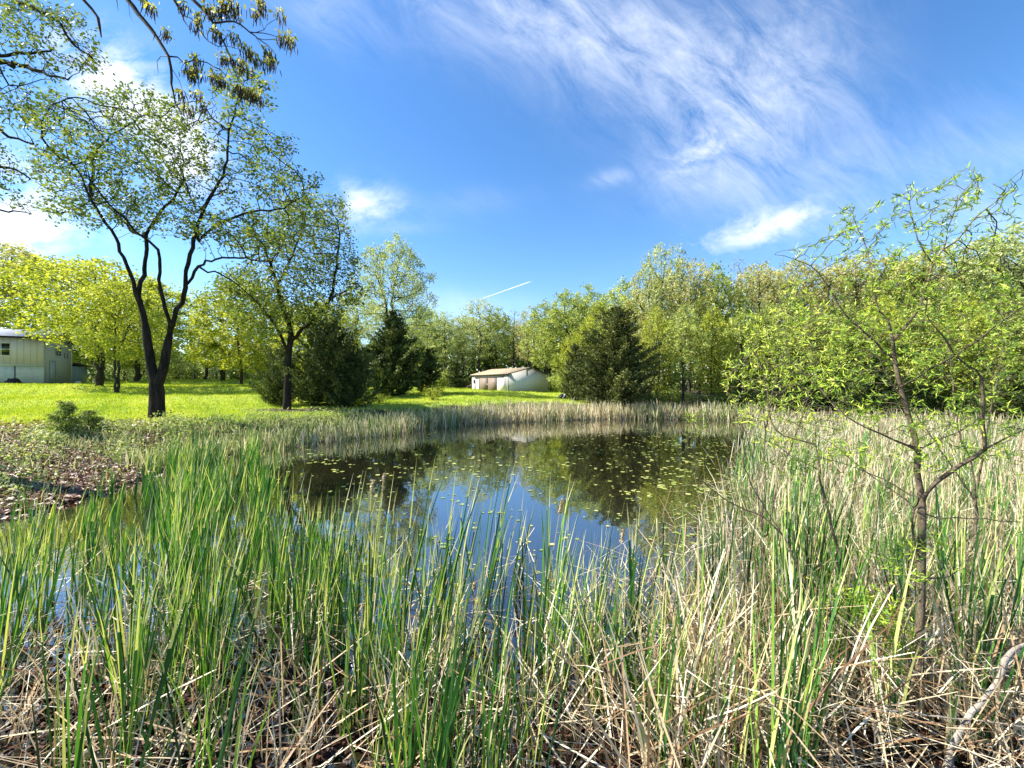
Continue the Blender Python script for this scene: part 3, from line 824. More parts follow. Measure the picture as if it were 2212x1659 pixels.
# right-hand wood
lab_r = [
    (1345, 52, 610, 'green1', 130, 'green tree behind the tip of the brown juniper'),
    (1400, 46, 576, 'tan2', 120, 'tan-green tree at the right shoulder of the brown juniper'),
    (1432, 44, 534, 'airy1', 120, 'tallest thin-topped tree of the wood, right of the brown juniper'),
    (1490, 42, 570, 'tan1', 130, 'olive tree just right of the tallest tree of the wood'),
    (1545, 42, 576, 'green2', 120, 'green tree with several slim trunks in the wood behind the far reeds'),
    (1598, 44, 566, 'bare', 100, 'reddish barely leafed tree standing in the wood skyline'),
    (1640, 42, 574, 'tan1', 130, 'olive-tan tree right of the reddish bare one'),
    (1420, 38, 672, 'dense2', 100, 'low bright yellow-green tree beside the right foot of the brown juniper'),
    (1480, 36, 662, 'green2', 100, 'slender green tree at the pond edge of the wood, nearest the brown juniper'),
    (1540, 37, 672, 'dense2', 105, 'yellow-green tree at the pond edge, centre of the wood'),
    (1600, 36, 677, 'green1', 110, 'green tree at the pond edge behind the willow leaves'),
    (1665, 35, 662, 'green1', 110, 'green tree at the pond edge left of the black-limbed tree'),
    (1720, 40, 568, 'tan1', 150, 'olive tree with black upper limbs behind the first willow bush'),
    (1790, 40, 563, 'tan2', 140, 'tan tree behind the middle willow branches'),
    (1850, 38, 553, 'tan1', 160, 'wide tan tree behind the willow top'),
    (1930, 38, 548, 'green1', 160, 'green tree behind the willow trunk'),
    (2000, 36, 543, 'tan1', 170, 'tan tree right of the willow trunk'),
    (2080, 34, 523, 'airy1', 180, 'pale tree behind the right willow limb'),
    (2160, 33, 513, 'airy1', 200, 'pale silvery tree near the right frame edge'),
    (2250, 31, 478, 'airy1', 240, 'pale silvery tree cut by the right frame edge'),
    (1740, 34, 672, 'green2', 130, 'low green tree behind the first willow bush'),
    (1820, 33, 662, 'green1', 140, 'low green tree left of the willow trunk'),
    (1900, 33, 652, 'dense2', 150, 'low yellow-green tree directly behind the willow trunk'),
    (1990, 31, 662, 'green1', 160, 'low green tree right of the willow trunk'),
    (2080, 30, 652, 'dense2', 170, 'low yellow-green tree behind the right willow limb'),
    (2180, 28, 642, 'green1', 190, 'low green tree near the right frame edge'),
]
for px, Y, tp, k, w_, lb in lab_r: T(k, 'leafy_tree', px, Y, tp, wpx=w_, label=lb)
# the deeper wood
for i in range(44):
    px = 880 + i * 33 + rng.random() * 14
    Y = (86 if px < 1290 else 58) + rng.random() * 14
    tp = np.interp(px, [880, 1000, 1150, 1300, 1450, 1700, 2000, 2300], [690, 680, 680, 640, 590, 590, 575, 530]) + rng.random() * 22
    T(['airy2', 'tan2', 'green2', 'bare', 'green1', 'tan1'][i % 6], 'leafy_tree', px, Y, tp, wpx=105,
      label='slim tree deep in the wood, hardly told from its neighbours', group='trees deep in the wood')
# undergrowth along the pond edge of the wood
for i in range(18):
    px = 1395 + i * 49 + rng.random() * 14
    Y = np.interp(px, [1395, 1700, 2200], [37.5, 35, 27]) + rng.random() * 2
    T(['bush1', 'bush2', 'bush4', 'bush1'][i % 4], 'shrub', px, Y, h=1.4 + 1.6 * rng.random(), wpx=80, label='green shrub in the undergrowth along the pond edge of the wood', cat='shrub', group='undergrowth shrubs of the wood')
for i, (px, Y) in enumerate([(895, 60), (955, 64), (1190, 57), (1215, 52), (1245, 42)]):
    T(['bush1', 'bush2'][i % 2], 'shrub', px, Y, h=2.0 + rng.random(), wpx=60, label='green shrub at the foot of the trees around the shed', cat='shrub', group='shrubs around the shed')
# far-off wood closing the view
n = 60000
px = rng.uniform(-200, 2500, n); Yd = rng.uniform(84, 108, n)
base_top = np.interp(px, [-200, 250, 600, 850, 1250, 1500, 2000, 2500], [740, 757, 757, 735, 745, 720, 700, 690]) + 10 * np.sin(px * .05) + 7 * np.sin(px * .13 + 1)
ytop = EYE + (CY - base_top) / FPX * Yd
xx = (px - CX) / FPX * Yd; zg = H(xx, Yd)
zz = zg + (ytop - zg) * rng.random(n) ** 1.25
s = Soup(); leaves(s, np.stack([xx, Yd, zz], 1), 1.0, aspect=.7, up=.3)
tag(obj('distant_wood', s.mesh('distant_wood', M['bush'])), kind='stuff')
# junipers
C_ = 'juniper'
T('cedar_tall', 'juniper_tree', 848, 41, 672, wpx=158, label='black-green cone-shaped juniper in front of the tall airy tree', cat=C_)
T('cedar_slim', 'juniper_tree', 928, 46, 752, wpx=70, label='dark juniper right of the big cone-shaped one, first of three small ones', cat=C_)
T('cedar_slim', 'juniper_tree', 985, 60, 782, wpx=56, label='small dark juniper just left of the shed', cat=C_)
T('cedar_slim', 'juniper_tree', 1060, 70, 752, wpx=50, label='dark juniper peeking over the shed roof', cat=C_)
T('cedar_brown', 'juniper_tree', 1328, 35.5, 668, wpx=205, label='big brown-green juniper standing on the shore right of the shed', cat=C_)
T('cedar_brown', 'juniper_tree', 1245, 39, 745, wpx=78, label='smaller brown-green juniper leaning against the left side of the big one', cat=C_)
T('cedar_round', 'juniper_bush', 708, 30.6, 700, wpx=215, label='wide dark juniper bush right of the second oak trunk', cat=C_)
T('cedar_round', 'juniper_bush', 762, 29.6, 762, wpx=135, label='lower right end bush of the juniper thicket, pointing at the reeds', cat=C_)
T('cedar_round', 'juniper_bush', 608, 30.6, 762, wpx=118, label='juniper bush at the left end of the thicket behind the second oak trunk', cat=C_)
T('cedar_tall', 'juniper_tree', 1880, 29, 765, wpx=140, label='dark juniper seen through the willow branches', cat=C_)
T('cedar_tall', 'juniper_tree', 2190, 25, 800, wpx=130, label='dark juniper at the right frame edge', cat=C_)
T('cedar_small', 'juniper_sapling', 142, 14.5, h=1.25, wpx=60, label='small juniper sapling on the leafy left bank', cat='sapling')
T('cedar_small', 'juniper_sapling', 192, 15.5, h=.8, wpx=60, label='lowest juniper sapling, right of the taller one on the left bank', cat='sapling')
T('bush3', 'shrub', 941, 40, h=1.2, wpx=34, label='bright yellow shrub on the grass left of the shed', cat='shrub')
T('bush3', 'shrub', 935, 36, h=1.3, wpx=40, label='pale yellow-green shrub behind the far reeds, left of the shed', cat='shrub')
T('bush3', 'shrub', 818, 33, h=.9, wpx=36, label='small yellow shrub at the right foot of the juniper thicket', cat='shrub')
T('bush4', 'shrub', 468, 62, h=2.6, wpx=40, label='grey twiggy shrub beyond the lawn between the oaks', cat='shrub')
T('bush1', 'shrub', 515, 66, h=2.6, wpx=60, label='dark green shrub beyond the lawn under the round bright tree', cat='shrub')

# ------------------------------------------------------------------ buildings
def siding_mat(name, c, groove=.3, dirt=.25, dark=(.2, .22, .2)):
    m, N = new_mat(name)
    t = N.node('ShaderNodeTexCoord')
    s_ = N.node('ShaderNodeSeparateXYZ'); N.l.new(t.outputs['Object'], s_.inputs[0])
    w = N.math('FRACT', N.math('DIVIDE', N.math('ADD', s_.outputs[0], s_.outputs[1]), groove))
    g = N.math('LESS_THAN', w, .10)
    mp = N.node('ShaderNodeMapping'); mp.inputs['Scale'].default_value = (1, 1, .25); N.l.new(t.outputs['Object'], mp.inputs[0])
    n = N.noise(mp.outputs[0], 1.3, 6, .7)
    c_ = N.mixc(N.math('MULTIPLY', N.math('SUBTRACT', n, .42), dirt * 4, clamp=True), (*c, 1), (*dark, 1))
    c_ = N.mixc(N.math('MULTIPLY', g, .55), c_, (*[q * .45 for q in c], 1))
    bp = N.node('ShaderNodeBump'); bp.inputs['Strength'].default_value = .6; bp.inputs['Distance'].default_value = .02; bp.invert = True
    N.l.new(g, bp.inputs['Height'])
    out(N, bsdf(N, c_, .6, .3, bp.outputs[0]))
    return m
M['shed_front'] = siding_mat('shed_front', (.74, .70, .66), .30, .12, (.5, .46, .4))
M['shed_gable'] = siding_mat('shed_gable', (.76, .73, .70), .30, .10, (.5, .55, .46))
M['shed_door'] = siding_mat('shed_door', (.22, .165, .13), .24, .2, (.2, .16, .13))
M['shed_roof'] = rough_mat('shed_roof', (.46, .35, .22), (.62, .49, .33), 2.5, .6, .2)
M['dark_trim'] = rough_mat('dark_trim', (.05, .045, .04), (.09, .08, .07), 6, .6, .1)
M['house_wall'] = siding_mat('house_wall', (.68, .62, .76), .45, .25, (.42, .43, .38))
M['house_low'] = rough_mat('house_low', (.55, .58, .55), (.74, .76, .73), 2, .8, .2)
M['house_blue'] = siding_mat('house_blue', (.42, .44, .56), .38, .25, (.28, .36, .36))
M['annex_wall'] = siding_mat('annex_wall', (.20, .27, .32), .3, .2, (.12, .16, .18))
M['house_roof'] = rough_mat('house_roof', (.50, .49, .51), (.68, .66, .68), 3, .5, .2)
M['white'] = rough_mat('white', (.7, .7, .68), (.8, .8, .78), 6, .5, .05)
M['black'] = rough_mat('black', (.012, .012, .014), (.03, .03, .03), 5, .6, .1)
M['glass'] = rough_mat('window_glass', (.012, .016, .018), (.03, .035, .035), 2, .08, .02, spec=.8)
M['silver'] = rough_mat('silver', (.35, .38, .4), (.5, .52, .55), 5, .35, .05)

def frame_of(a, u):
    """local frame: x along u, y outward normal to the right of u; returns angle"""
    return math.atan2(u[1], u[0])

def build_shed():
    A0 = np.array([-.5, 50.0]); u = np.array([-5.2, 7.0]); Lf = np.linalg.norm(u); u /= Lf           # long front wall
    v = np.array([7.0, 5.2]); v /= np.linalg.norm(v); Lg = 6.65                                        # gable wall
    zb = 1.80; he = 2.27; hr = 3.07
    rz = math.atan2(v[1], v[0])          # local x = v (gable), local y = u (front wall runs along +y at x=0)
    root = empty('storage_shed', (A0[0], A0[1], zb), rz)
    tag(root, 'long low white metal shed with tan roof and brown sliding doors across the pond', 'shed')
    def part(name, s, mat, par=root, smooth=False): return obj(name, s.mesh(name, mat, smooth), par)
    # gable walls (two pentagons with thickness), front/back
    for y0, y1 in ((0, .12), (Lf - .12, Lf)):
        s = Soup()
        pr = [(0, -.6), (Lg, -.6), (Lg, he), (Lg / 2, hr), (0, he)]
        vv = [(x, y0, z) for x, z in pr] + [(x, y1, z) for x, z in pr]
        s.add(vv, q=[[0, 1, 2, 4], [5, 9, 7, 6], [0, 5, 6, 1], [1, 6, 7, 2], [2, 7, 8, 3], [3, 8, 9, 4], [4, 9, 5, 0]], t=[[2, 3, 4], [7, 9, 8]])
        part('gable_wall', s, M['shed_gable'])
    s = Soup()
    box(s, (.06, Lf / 2, he / 2 - .3), .12, Lf - .25, he + .58)
    box(s, (Lg - .06, Lf / 2, he / 2 - .3), .12, Lf - .25, he + .58)
    part('front_wall', s, M['shed_front'])
    s = Soup()
    ov = .18; sl = (hr - he) / (Lg / 2)
    for sgn in (0, 1):
        x0, x1 = (-ov, Lg / 2) if sgn == 0 else (Lg + ov, Lg / 2)
        z0, z1 = he - ov * sl + .03, hr + .03
        vv = []
        for y in (-ov, Lf + ov):
            vv += [(x0, y, z0), (x1, y, z1), (x1, y, z1 + .07), (x0, y, z0 + .07)]
        s.add(vv, q=[[0, 1, 2, 3], [4, 7, 6, 5], [0, 4, 5, 1], [3, 2, 6, 7], [0, 3, 7, 4]])
        for k in range(14):   # standing seams
            yk = -ov + (Lf + 2 * ov) * (k + .5) / 14
            s.add([(x0, yk - .02, z0 + .07), (x1, yk - .02, z1 + .07), (x1, yk + .02, z1 + .07), (x0, yk + .02, z0 + .07),
                   (x0, yk - .02, z0 + .10), (x1, yk - .02, z1 + .10), (x1, yk + .02, z1 + .10), (x0, yk + .02, z0 + .10)],
                  q=[[4, 5, 6, 7], [0, 1, 5, 4], [3, 7, 6, 2]])
    part('roof', s, M['shed_roof'])
    s = Soup()   # rake and eave trim
    for y in (-ov - .02,):
        for x0, x1 in ((-ov, Lg / 2), (Lg + ov, Lg / 2)):
            z0, z1 = he - ov * sl - .05, hr - .05
            s.add([(x0, y - .03, z0), (x1, y - .03, z1), (x1, y - .03, z1 + .13), (x0, y - .03, z0 + .13), (x0, y, z0), (x1, y, z1), (x1, y, z1 + .13), (x0, y, z0 + .13)],
                  q=[[0, 1, 2, 3], [4, 7, 6, 5], [3, 2, 6, 7], [0, 4, 5, 1]])
    box(s, (-ov - .02, Lf / 2, he - .06), .03, Lf + 2 * ov, .12)
    box(s, (-.03, -.03, he / 2 - .05), .07, .07, he)
    part('roof_trim', s, M['dark_trim'])
    # sliding doors on the front wall (x=0 face, outward -x). seen from the pond: left end is y=Lf
    def yat(cx):   # image column in the 7.37x crop -> distance along the wall
        px = (1130 + cx / 7.3733) ; ux = (px - 1280) / 1000
        t = (ux * A0[1] - A0[0]) / (u[0] - ux * u[1]); return t
    ya, yb, yc = yat(835), yat(665), yat(510)
    dh = he - .42
    for (p, q) in ((ya, yb), (yb, yc)):
        s = Soup(); box(s, (-.07, (p + q) / 2, dh / 2), .06, abs(q - p) - .04, dh)
        d = part('sliding_door', s, M['shed_door'])
        s = Soup()
        for yy_ in (min(p, q) + .05, max(p, q) - .05): box(s, (-.12, yy_, dh / 2), .03, .07, dh - .02)
        part('door_frame', s, M['dark_trim'], d)
    s = Soup(); box(s, (-.14, yb, dh * .52), .05, .12, .16); part('door_latch', s, M['white'])
    s = Soup(); box(s, (-.10, (yat(960) + yat(420)) / 2, dh + .06), .10, abs(yat(960) - yat(420)), .08); part('door_track', s, M['dark_trim'])
    s = Soup(); box(s, (-.05, (ya + yat(985)) / 2, dh / 2 - .02), .05, abs(ya - yat(985)) - .12, dh - .05); part('wall_panel', s, M['shed_front'])
    s = Soup(); box(s, (-.04, (yat(400) + yat(437)) / 2, .85), .06, abs(yat(400) - yat(437)), 1.75); d = part('side_door', s, M['shed_front'])
    s = Soup(); box(s, (-.085, (yat(400) + yat(437)) / 2, 1.35), .02, abs(yat(400) - yat(437)) * .8, .55); part('window_pane', s, M['glass'], d)
    s = Soup(); box(s, (-.10, yat(472), he - .14), .14, .14, .12); part('wall_lamp', s, M['black'])
    # gable vent made of slats
    s = Soup()
    for k in range(7): box(s, (Lg * .46, -.03, he - .12 + k * .095), .22, .05, .05)
    box(s, (Lg * .46, -.012, he + .16), .26, .02, .72)
    part('gable_vent', s, M['silver'])
    s = Soup(); tube(s, [(.6, Lf - 1.0, he + .1), (.6, Lf - 1.0, he + .55)], [.06, .06], 8); part('roof_vent', s, M['white'])
build_shed()

def build_house():
    C = np.array([-46.8, 40.0]); u = np.array([-.87, -.5]); u /= np.linalg.norm(u); v = np.array([-.5, .87]); v /= np.linalg.norm(v)
    zb = 2.72; he = 4.70; hr = 5.55; Lu = 11.0; Lv = 6.2
    rz = math.atan2(u[1], u[0])          # local x = u, v = u rotated by ?
    # u rotated by -90deg is (-.5,.87): local y negative = v
    root = empty('white_house', (C[0], C[1], zb), rz); tag(root, 'two-storey pale board house with a glaring white roof at the left frame edge', 'house')
    part = lambda name, s, mat, par=root: obj(name, s.mesh(name, mat), par)
    Y_ = lambda t: -t
    s = Soup(); box(s, (Lu / 2, -.1, (he + 1.98) / 2), Lu, .2, he - 1.98); box(s, (Lu / 2, -Lv + .1, he / 2), Lu, .2, he); part('front_wall', s, M['house_wall'])
    s = Soup(); box(s, (Lu / 2, -.115, .79), Lu, .17, 2.18); part('lower_wall', s, M['house_low'])
    for x0, x1 in ((0.0, .2), (Lu - .2, Lu)):
        s = Soup()
        pr = [(-.2, -.3), (-Lv + .2, -.3), (-Lv + .2, he), (-Lv / 2, hr), (-.2, he)]
        x0 -= .0
        vv = [(x0, y, z) for y, z in pr] + [(x1, y, z) for y, z in pr]
        s.add(vv, q=[[0, 1, 2, 4], [5, 9, 7, 6], [0, 5, 6, 1], [1, 6, 7, 2], [2, 7, 8, 3], [3, 8, 9, 4], [4, 9, 5, 0]], t=[[2, 3, 4], [7, 9, 8]])
        part('gable_wall', s, M['house_blue'])
    s = Soup(); box(s, (-.012, -.1, he / 2 - .1), .02, .22, he); part('corner_board', s, M['house_blue'])
    s = Soup(); ov = .55; ox = .7; sl = (hr - he) / (Lv / 2)
    for a, b_ in ((ov, -Lv / 2), (-Lv - ov, -Lv / 2)):
        z0, z1 = he - ov * sl + .04, hr + .04
        vv = []
        for x in (-ox, Lu + .3): vv += [(x, a, z0), (x, b_, z1), (x, b_, z1 + .12), (x, a, z0 + .12)]
        s.add(vv, q=[[0, 1, 2, 3], [4, 7, 6, 5], [3, 2, 6, 7]])
    roof = part('roof', s, M['house_roof'])
    s = Soup()
    for a, b_ in ((ov, -Lv / 2), (-Lv - ov, -Lv / 2)):
        z0, z1 = he - ov * sl + .0, hr + .0
        vv = []
        for x in (-ox + .01, Lu + .28): vv += [(x, a, z0), (x, b_, z1), (x, b_, z1 + .035), (x, a, z0 + .035)]
        s.add(vv, q=[[0, 1, 2, 3], [4, 7, 6, 5], [0, 4, 5, 1]])
        s.add([(-ox - .03, a, z0 - .12), (-ox - .03, b_, z1 - .12), (-ox - .03, b_, z1 + .14), (-ox - .03, a, z0 + .14), (-ox, a, z0 - .12), (-ox, b_, z1 - .12), (-ox, b_, z1 + .14), (-ox, a, z0 + .14)],
              q=[[0, 1, 2, 3], [4, 7, 6, 5], [0, 4, 5, 1], [3, 2, 6, 7]])
    part('roof_soffit', s, M['dark_trim'], roof)
    s = Soup(); box(s, (Lu / 2, .03, 1.95), Lu, .10, .10); box(s, (Lu / 2, .045, 1.86), Lu, .03, .05); part('trim_board', s, M['house_low'])
    s = Soup(); box(s, (1.95, .03, .95), .06, .06, 1.8); tube(s, [(1.95, .05, .1), (2.1, .2, .02)], [.05, .06], 6); part('downpipe', s, M['dark_trim'])
    # front window, seen at the very left edge
    s = Soup(); box(s, (2.85, .012, 3.45), 1.15, .03, 1.15); w = part('window', s, M['glass'])
    s = Soup()
    for x in (2.25, 2.85, 3.45): box(s, (x, .035, 3.45), .06, .03, 1.25)
    for z in (2.85, 3.45, 4.05): box(s, (2.85, .036, z), 1.2, .034, .06)
    part('window_frame', s, M['house_low'], w)
    # gable windows + slits + door outline
    for yc_ in (-2.55, -3.25):
        s = Soup(); box(s, (-.012, yc_, 3.55), .03, .46, .85); w = part('window', s, M['glass'])
        s = Soup()
        for yq in (yc_ - .25, yc_ + .25): box(s, (-.035, yq, 3.55), .03, .05, .95)
        for z in (3.10, 3.34, 3.55, 3.77, 4.0): box(s, (-.036, yc_, z), .034, .55, .035)
        part('window_frame', s, M['house_blue'], w)
    for yc_, hh in ((-4.35, .55), (-5.0, .6)):
        s = Soup(); box(s, (-.012, yc_, 3.2), .02, .10, hh); part('vent_slit', s, M['dark_trim'])
    s = Soup(); box(s, (-.025, -1.6, 1.25), .05, 1.1, 2.35); d = part('side_door', s, M['house_blue'])
    s = Soup()
    box(s, (-.058, -1.02, 1.25), .02, .04, 2.45); box(s, (-.058, -2.18, 1.25), .02, .04, 2.45); box(s, (-.058, -1.6, 2.46), .02, 1.2, .04)
    part('door_frame', s, M['annex_wall'], d)
    s = Soup(); box(s, (Lu / 2, -Lv / 2, -.12), Lu + .06, Lv + .1, .34); part('foundation', s, M['dark_trim'])
    # annex
    AX = C + v * 6.25 - u * .0
    zr = gz(AX[0], AX[1])
    r2 = empty('garden_shed', (AX[0], AX[1], zb), rz); tag(r2, 'small slate-blue lean-to shed at the far end of the pale house', 'shed')
    s = Soup(); box(s, (1.0, -1.7, .95), 2.4, 3.2, 2.3); part('wall', s, M['annex_wall'], r2)
    s = Soup()
    s.add([(-.5, -.03, 2.42), (2.4, -.03, 2.42), (2.4, -3.7, 2.12), (-.5, -3.7, 2.12), (-.5, -.03, 2.52), (2.4, -.03, 2.52), (2.4, -3.7, 2.22), (-.5, -3.7, 2.22)],
          q=[[0, 3, 2, 1], [4, 5, 6, 7], [0, 1, 5, 4], [1, 2, 6, 5], [2, 3, 7, 6], [3, 0, 4, 7]])
    part('roof', s, M['dark_trim'], r2)
    s = Soup(); box(s, (-.225, -1.4, .85), .04, .9, 1.8); part('side_door', s, M['annex_wall'], r2)
build_house()

# small things on the lawn
def small_things():
    x, y = (195 * .864 - CX) / FPX * 44, 44.0
    b = empty('bucket', (x, y, gz(x, y)))
    tag(b, 'small white upturned tub on the ground beside the blue lean-to shed', 'bucket')
    s = Soup(); n = 14
    tube(s, [(0, 0, 0), (0, 0, .02), (0, 0, .32), (0, 0, .33), (0, 0, .34)], [.01, .28, .22, .2, .01], n); obj('tub', s.mesh('tub', M['white'], True), b)
    s = Soup(); tube(s, [(0, 0, .27), (0, 0, .30)], [.25, .25], n); obj('rim', s.mesh('rim', M['silver'], True), b)
    x, y = (33 * .864 - CX) / FPX * 37.5, 37.5
    b = empty('garden_hose_pile', (x, y, gz(x, y))); tag(b, 'black heap lying against the foot of the pale house wall', 'heap')
    s = Soup()
    for k in range(9):
        a = np.linspace(0, 6.283, 26); r_ = .75 - .05 * k
        tube(s, np.stack([np.cos(a) * r_, np.sin(a) * r_ * .6, .06 + .055 * k + .03 * np.sin(a * 3 + k)], 1), np.full(26, .05), 6)
    obj('hose_coil', s.mesh('hose_coil', M['black'], True), b)
    # trailer-like boards with a tarp near the brown juniper
    x, y = (1407 - 1280) / 1000 * 40, 40.0
    z = gz(x, y)
    b = empty('board_stack', (x, y, z)); tag(b, 'dark boards leaning together on the grass between the shed and the brown juniper', 'boards')
    from mathutils import Matrix
    for k, (dx, mt) in enumerate([(-.25, 'black'), (.02, 'silver'), (.25, 'black'), (.42, 'silver')]):
        s = Soup(); box(s, (dx, k * .05, .26), .09, .75, .62, .2, tilt=Matrix.Rotation(R(42), 3, 'Y')); obj('board', s.mesh('board', M[mt]), b)
    s = Soup(); box(s, (.1, .35, .08), 1.0, .12, .14); obj('support_beam', s.mesh('support_beam', M['dark_trim']), b)
small_things()

# ------------------------------------------------------------------ vapour trail far away
def contrail():
    Y = 2500.0
    a = P(1036, 647, Y); b = P(1148, 608, Y)
    n = 14; t = np.linspace(0, 1, n)
    pts = a[None] * (1 - t[:, None]) + b[None] * t[:, None] 
    s = Soup(); tube(s, pts, np.interp(t, [0, .1, .9, 1], [1.2, 2.4, 3.4, 1.0]), 10)
    m, N = new_mat('vapour')
    pv = N.node('ShaderNodeVolumePrincipled'); pv.inputs['Color'].default_value = (.98, .98, 1, 1); pv.inputs['Density'].default_value = .45; pv.inputs['Anisotropy'].default_value = 0
    oo = N.node('ShaderNodeOutputMaterial'); N.l.new(pv.outputs[0], oo.inputs['Volume'])
    tag(obj('vapour_trail', s.mesh('vapour_trail', m, True)), 'short straight white vapour trail slanting across the blue sky above the shed', 'vapour trail')
contrail()

# ------------------------------------------------------------------ ground cover
def scatter(n, xlo, xhi, ylo, yhi, fn):
    x = rng.uniform(xlo, xhi, n); y = rng.uniform(ylo, yhi, n)
    p = fn(x, y); k = rng.random(n) < p
    return x[k], y[k]
def on_ground(x, y, dz=0.0): return np.stack([x, y, H(x, y) + dz], 1)
def log_y(n, lo, hi): return np.exp(rng.uniform(np.log(lo), np.log(hi), n))

# mown grass
n = 300000
Yr = log_y(n, 11, 62); ux = rng.uniform(-1.32, .42, n); xx = ux * Yr
d = pond_sd(xx, Yr); k = rng.random(n) < lawn_mask(xx, Yr, d)
xx, Yr = xx[k][:120000], Yr[k][:120000]
s = Soup()
blades(s, on_ground(xx, Yr, -.01), .06 + .05 * rng.random(len(xx)) + .0012 * Yr, .010 + .0011 * Yr, .35 * rng.random(len(xx)), .6 * rng.random(len(xx)), seg=1, tip=.3, r=np.clip(.5 * rng.random(len(xx)) + .32 + .28 * vnoise(xx, Yr, .35, 3) + .16 * vnoise(xx, Yr, 1.9, 8), 0, 1))
tag(obj('grass', s.mesh('grass', M['grass'])), kind='stuff')
# rough weedy grass on the banks
n = 160000
Yr = log_y(n, 7, 34); ux = rng.uniform(-1.35, .3, n); xx = ux * Yr
d = pond_sd(xx, Yr)
pr = np.clip(1 - np.abs(d - 2.6) / 2.8, 0, 1) * (d > .2) * np.where((xx / Yr < -.88) & (Yr < 13), .2, 1) * (.35 + .65 * (vnoise(xx, Yr, .8, 4) > -.2))
k = rng.random(n) < pr
xx, Yr = xx[k][:45000], Yr[k][:45000]
s = Soup()
hh = .16 + .30 * rng.random(len(xx)) ** 2
blades(s, on_ground(xx, Yr, -.01), hh, .008 + .0009 * Yr, .4 * rng.random(len(xx)), 1.0 * rng.random(len(xx)), seg=2)
tag(obj('bank_grass', s.mesh('bank_grass', M['reed_green'])), kind='stuff')
# dead leaves on the left bank and weeds growing through
n = 90000
Yr = log_y(n, 6.5, 21); ux = rng.uniform(-1.4, -.45, n); xx = ux * Yr
d = pond_sd(xx, Yr)
pr = (d > -.3) * np.clip(1.35 - np.hypot((xx + 15) / 7.5, (Yr - 10.5) / 6.5), 0, 1)
k = rng.random(n) < pr; xx, Yr = xx[k][:32000], Yr[k][:32000]
s = Soup(); leaves(s, on_ground(xx, Yr, .03) + rng.random((len(xx), 3)) * [0, 0, .04], .06 + .12 * rng.random(len(xx)) ** 1.5, aspect=.6, up=1.2, fold=.35)
tag(obj('leaf_litter', s.mesh('leaf_litter', M['litter'])), kind='stuff')
n = 120000
Yr = log_y(n, 8, 26); ux = rng.uniform(-1.4, -.3, n); xx = ux * Yr
d = pond_sd(xx, Yr)
pr = (d > .2) * np.clip(1.2 - np.abs(d - 3) / 3.2, 0, 1) * np.clip(vnoise(xx, Yr, .9, 8) * 1.6 + .45, 0, 1) * np.where((xx / Yr < -.88) & (Yr < 13), .22, 1)
k = rng.random(n) < pr; xx, Yr = xx[k][:30000], Yr[k][:30000]
s = Soup(); leaves(s, on_ground(xx, Yr, .02) + rng.random((len(xx), 3)) ** 1.5 * [0, 0, .38], .10, aspect=.55, up=.8)
tag(obj('weeds', s.mesh('weeds', M['weed'])), kind='stuff')
# wet leaves and mud debris at the near edge
n = 26000
xx = rng.uniform(-6.5, 7, n); Yr = 1.9 + 3.2 * rng.random(n) ** 1.4
keep = rng.random(n) < np.clip((4.7 - Yr) / 1.6 + .35 * vnoise(xx, Yr, 1.6, 6), 0, 1) * (np.abs(xx) < Yr * 1.5 + 1)
xx, Yr = xx[keep], Yr[keep]
s = Soup(); g = on_ground(xx, Yr); g[:, 2] = np.maximum(g[:, 2], 0) + .006 + .03 * rng.random(len(xx))
leaves(s, g, .075, aspect=.65, up=2.0, fold=.25)
tag(obj('wet_leaf_litter', s.mesh('wet_leaf_litter', M['litter_wet'])), kind='stuff')

# ------------------------------------------------------------------ cattails
XL = lambda y: np.interp(y, [2, 4.6, 5.6, 8, 11, 14, 17], [1.0, .0, -2.6, -4.6, -6.9, -9.0, -10.4])
XR = lambda y: np.interp(y, [2, 4.6, 5.2, 8, 14, 24, 30], [1.0, 1.4, 2.3, 4.3, 7.8, 14.6, 17.2])
WIND = .35   # reeds lean to the right
def cattail(seed, nb=7, h=1.65, stalk=False):
    global rng
    keep_ = rng; rng = np.random.default_rng(seed)
    s = Soup()
    base = np.zeros((nb, 3)); base[:, :2] = rng.normal(size=(nb, 2)) * .018; base[:, 2] = -.12
    a0 = rng.random() * 6.28
    la = np.where(rng.random(nb) < .72, rng.normal(0, .7, nb), rng.random(nb) * 6.28)
    blades(s, base, h * (.62 + .42 * rng.random(nb)), .009 + .009 * rng.random(nb), .02 + .15 * rng.random(nb), .02 + .28 * rng.random(nb) ** 2, seg=6, az=a0 + rng.normal(0, .8, nb), lean_az=la, tip=.05, tipr=.4)
    r = s.mesh('cattail_plant', M['cattail_green']); rng = keep_
    return r
CAT = [cattail(100 + i, 5 + i % 4, 1.5 + .04 * i) for i in range(12)]
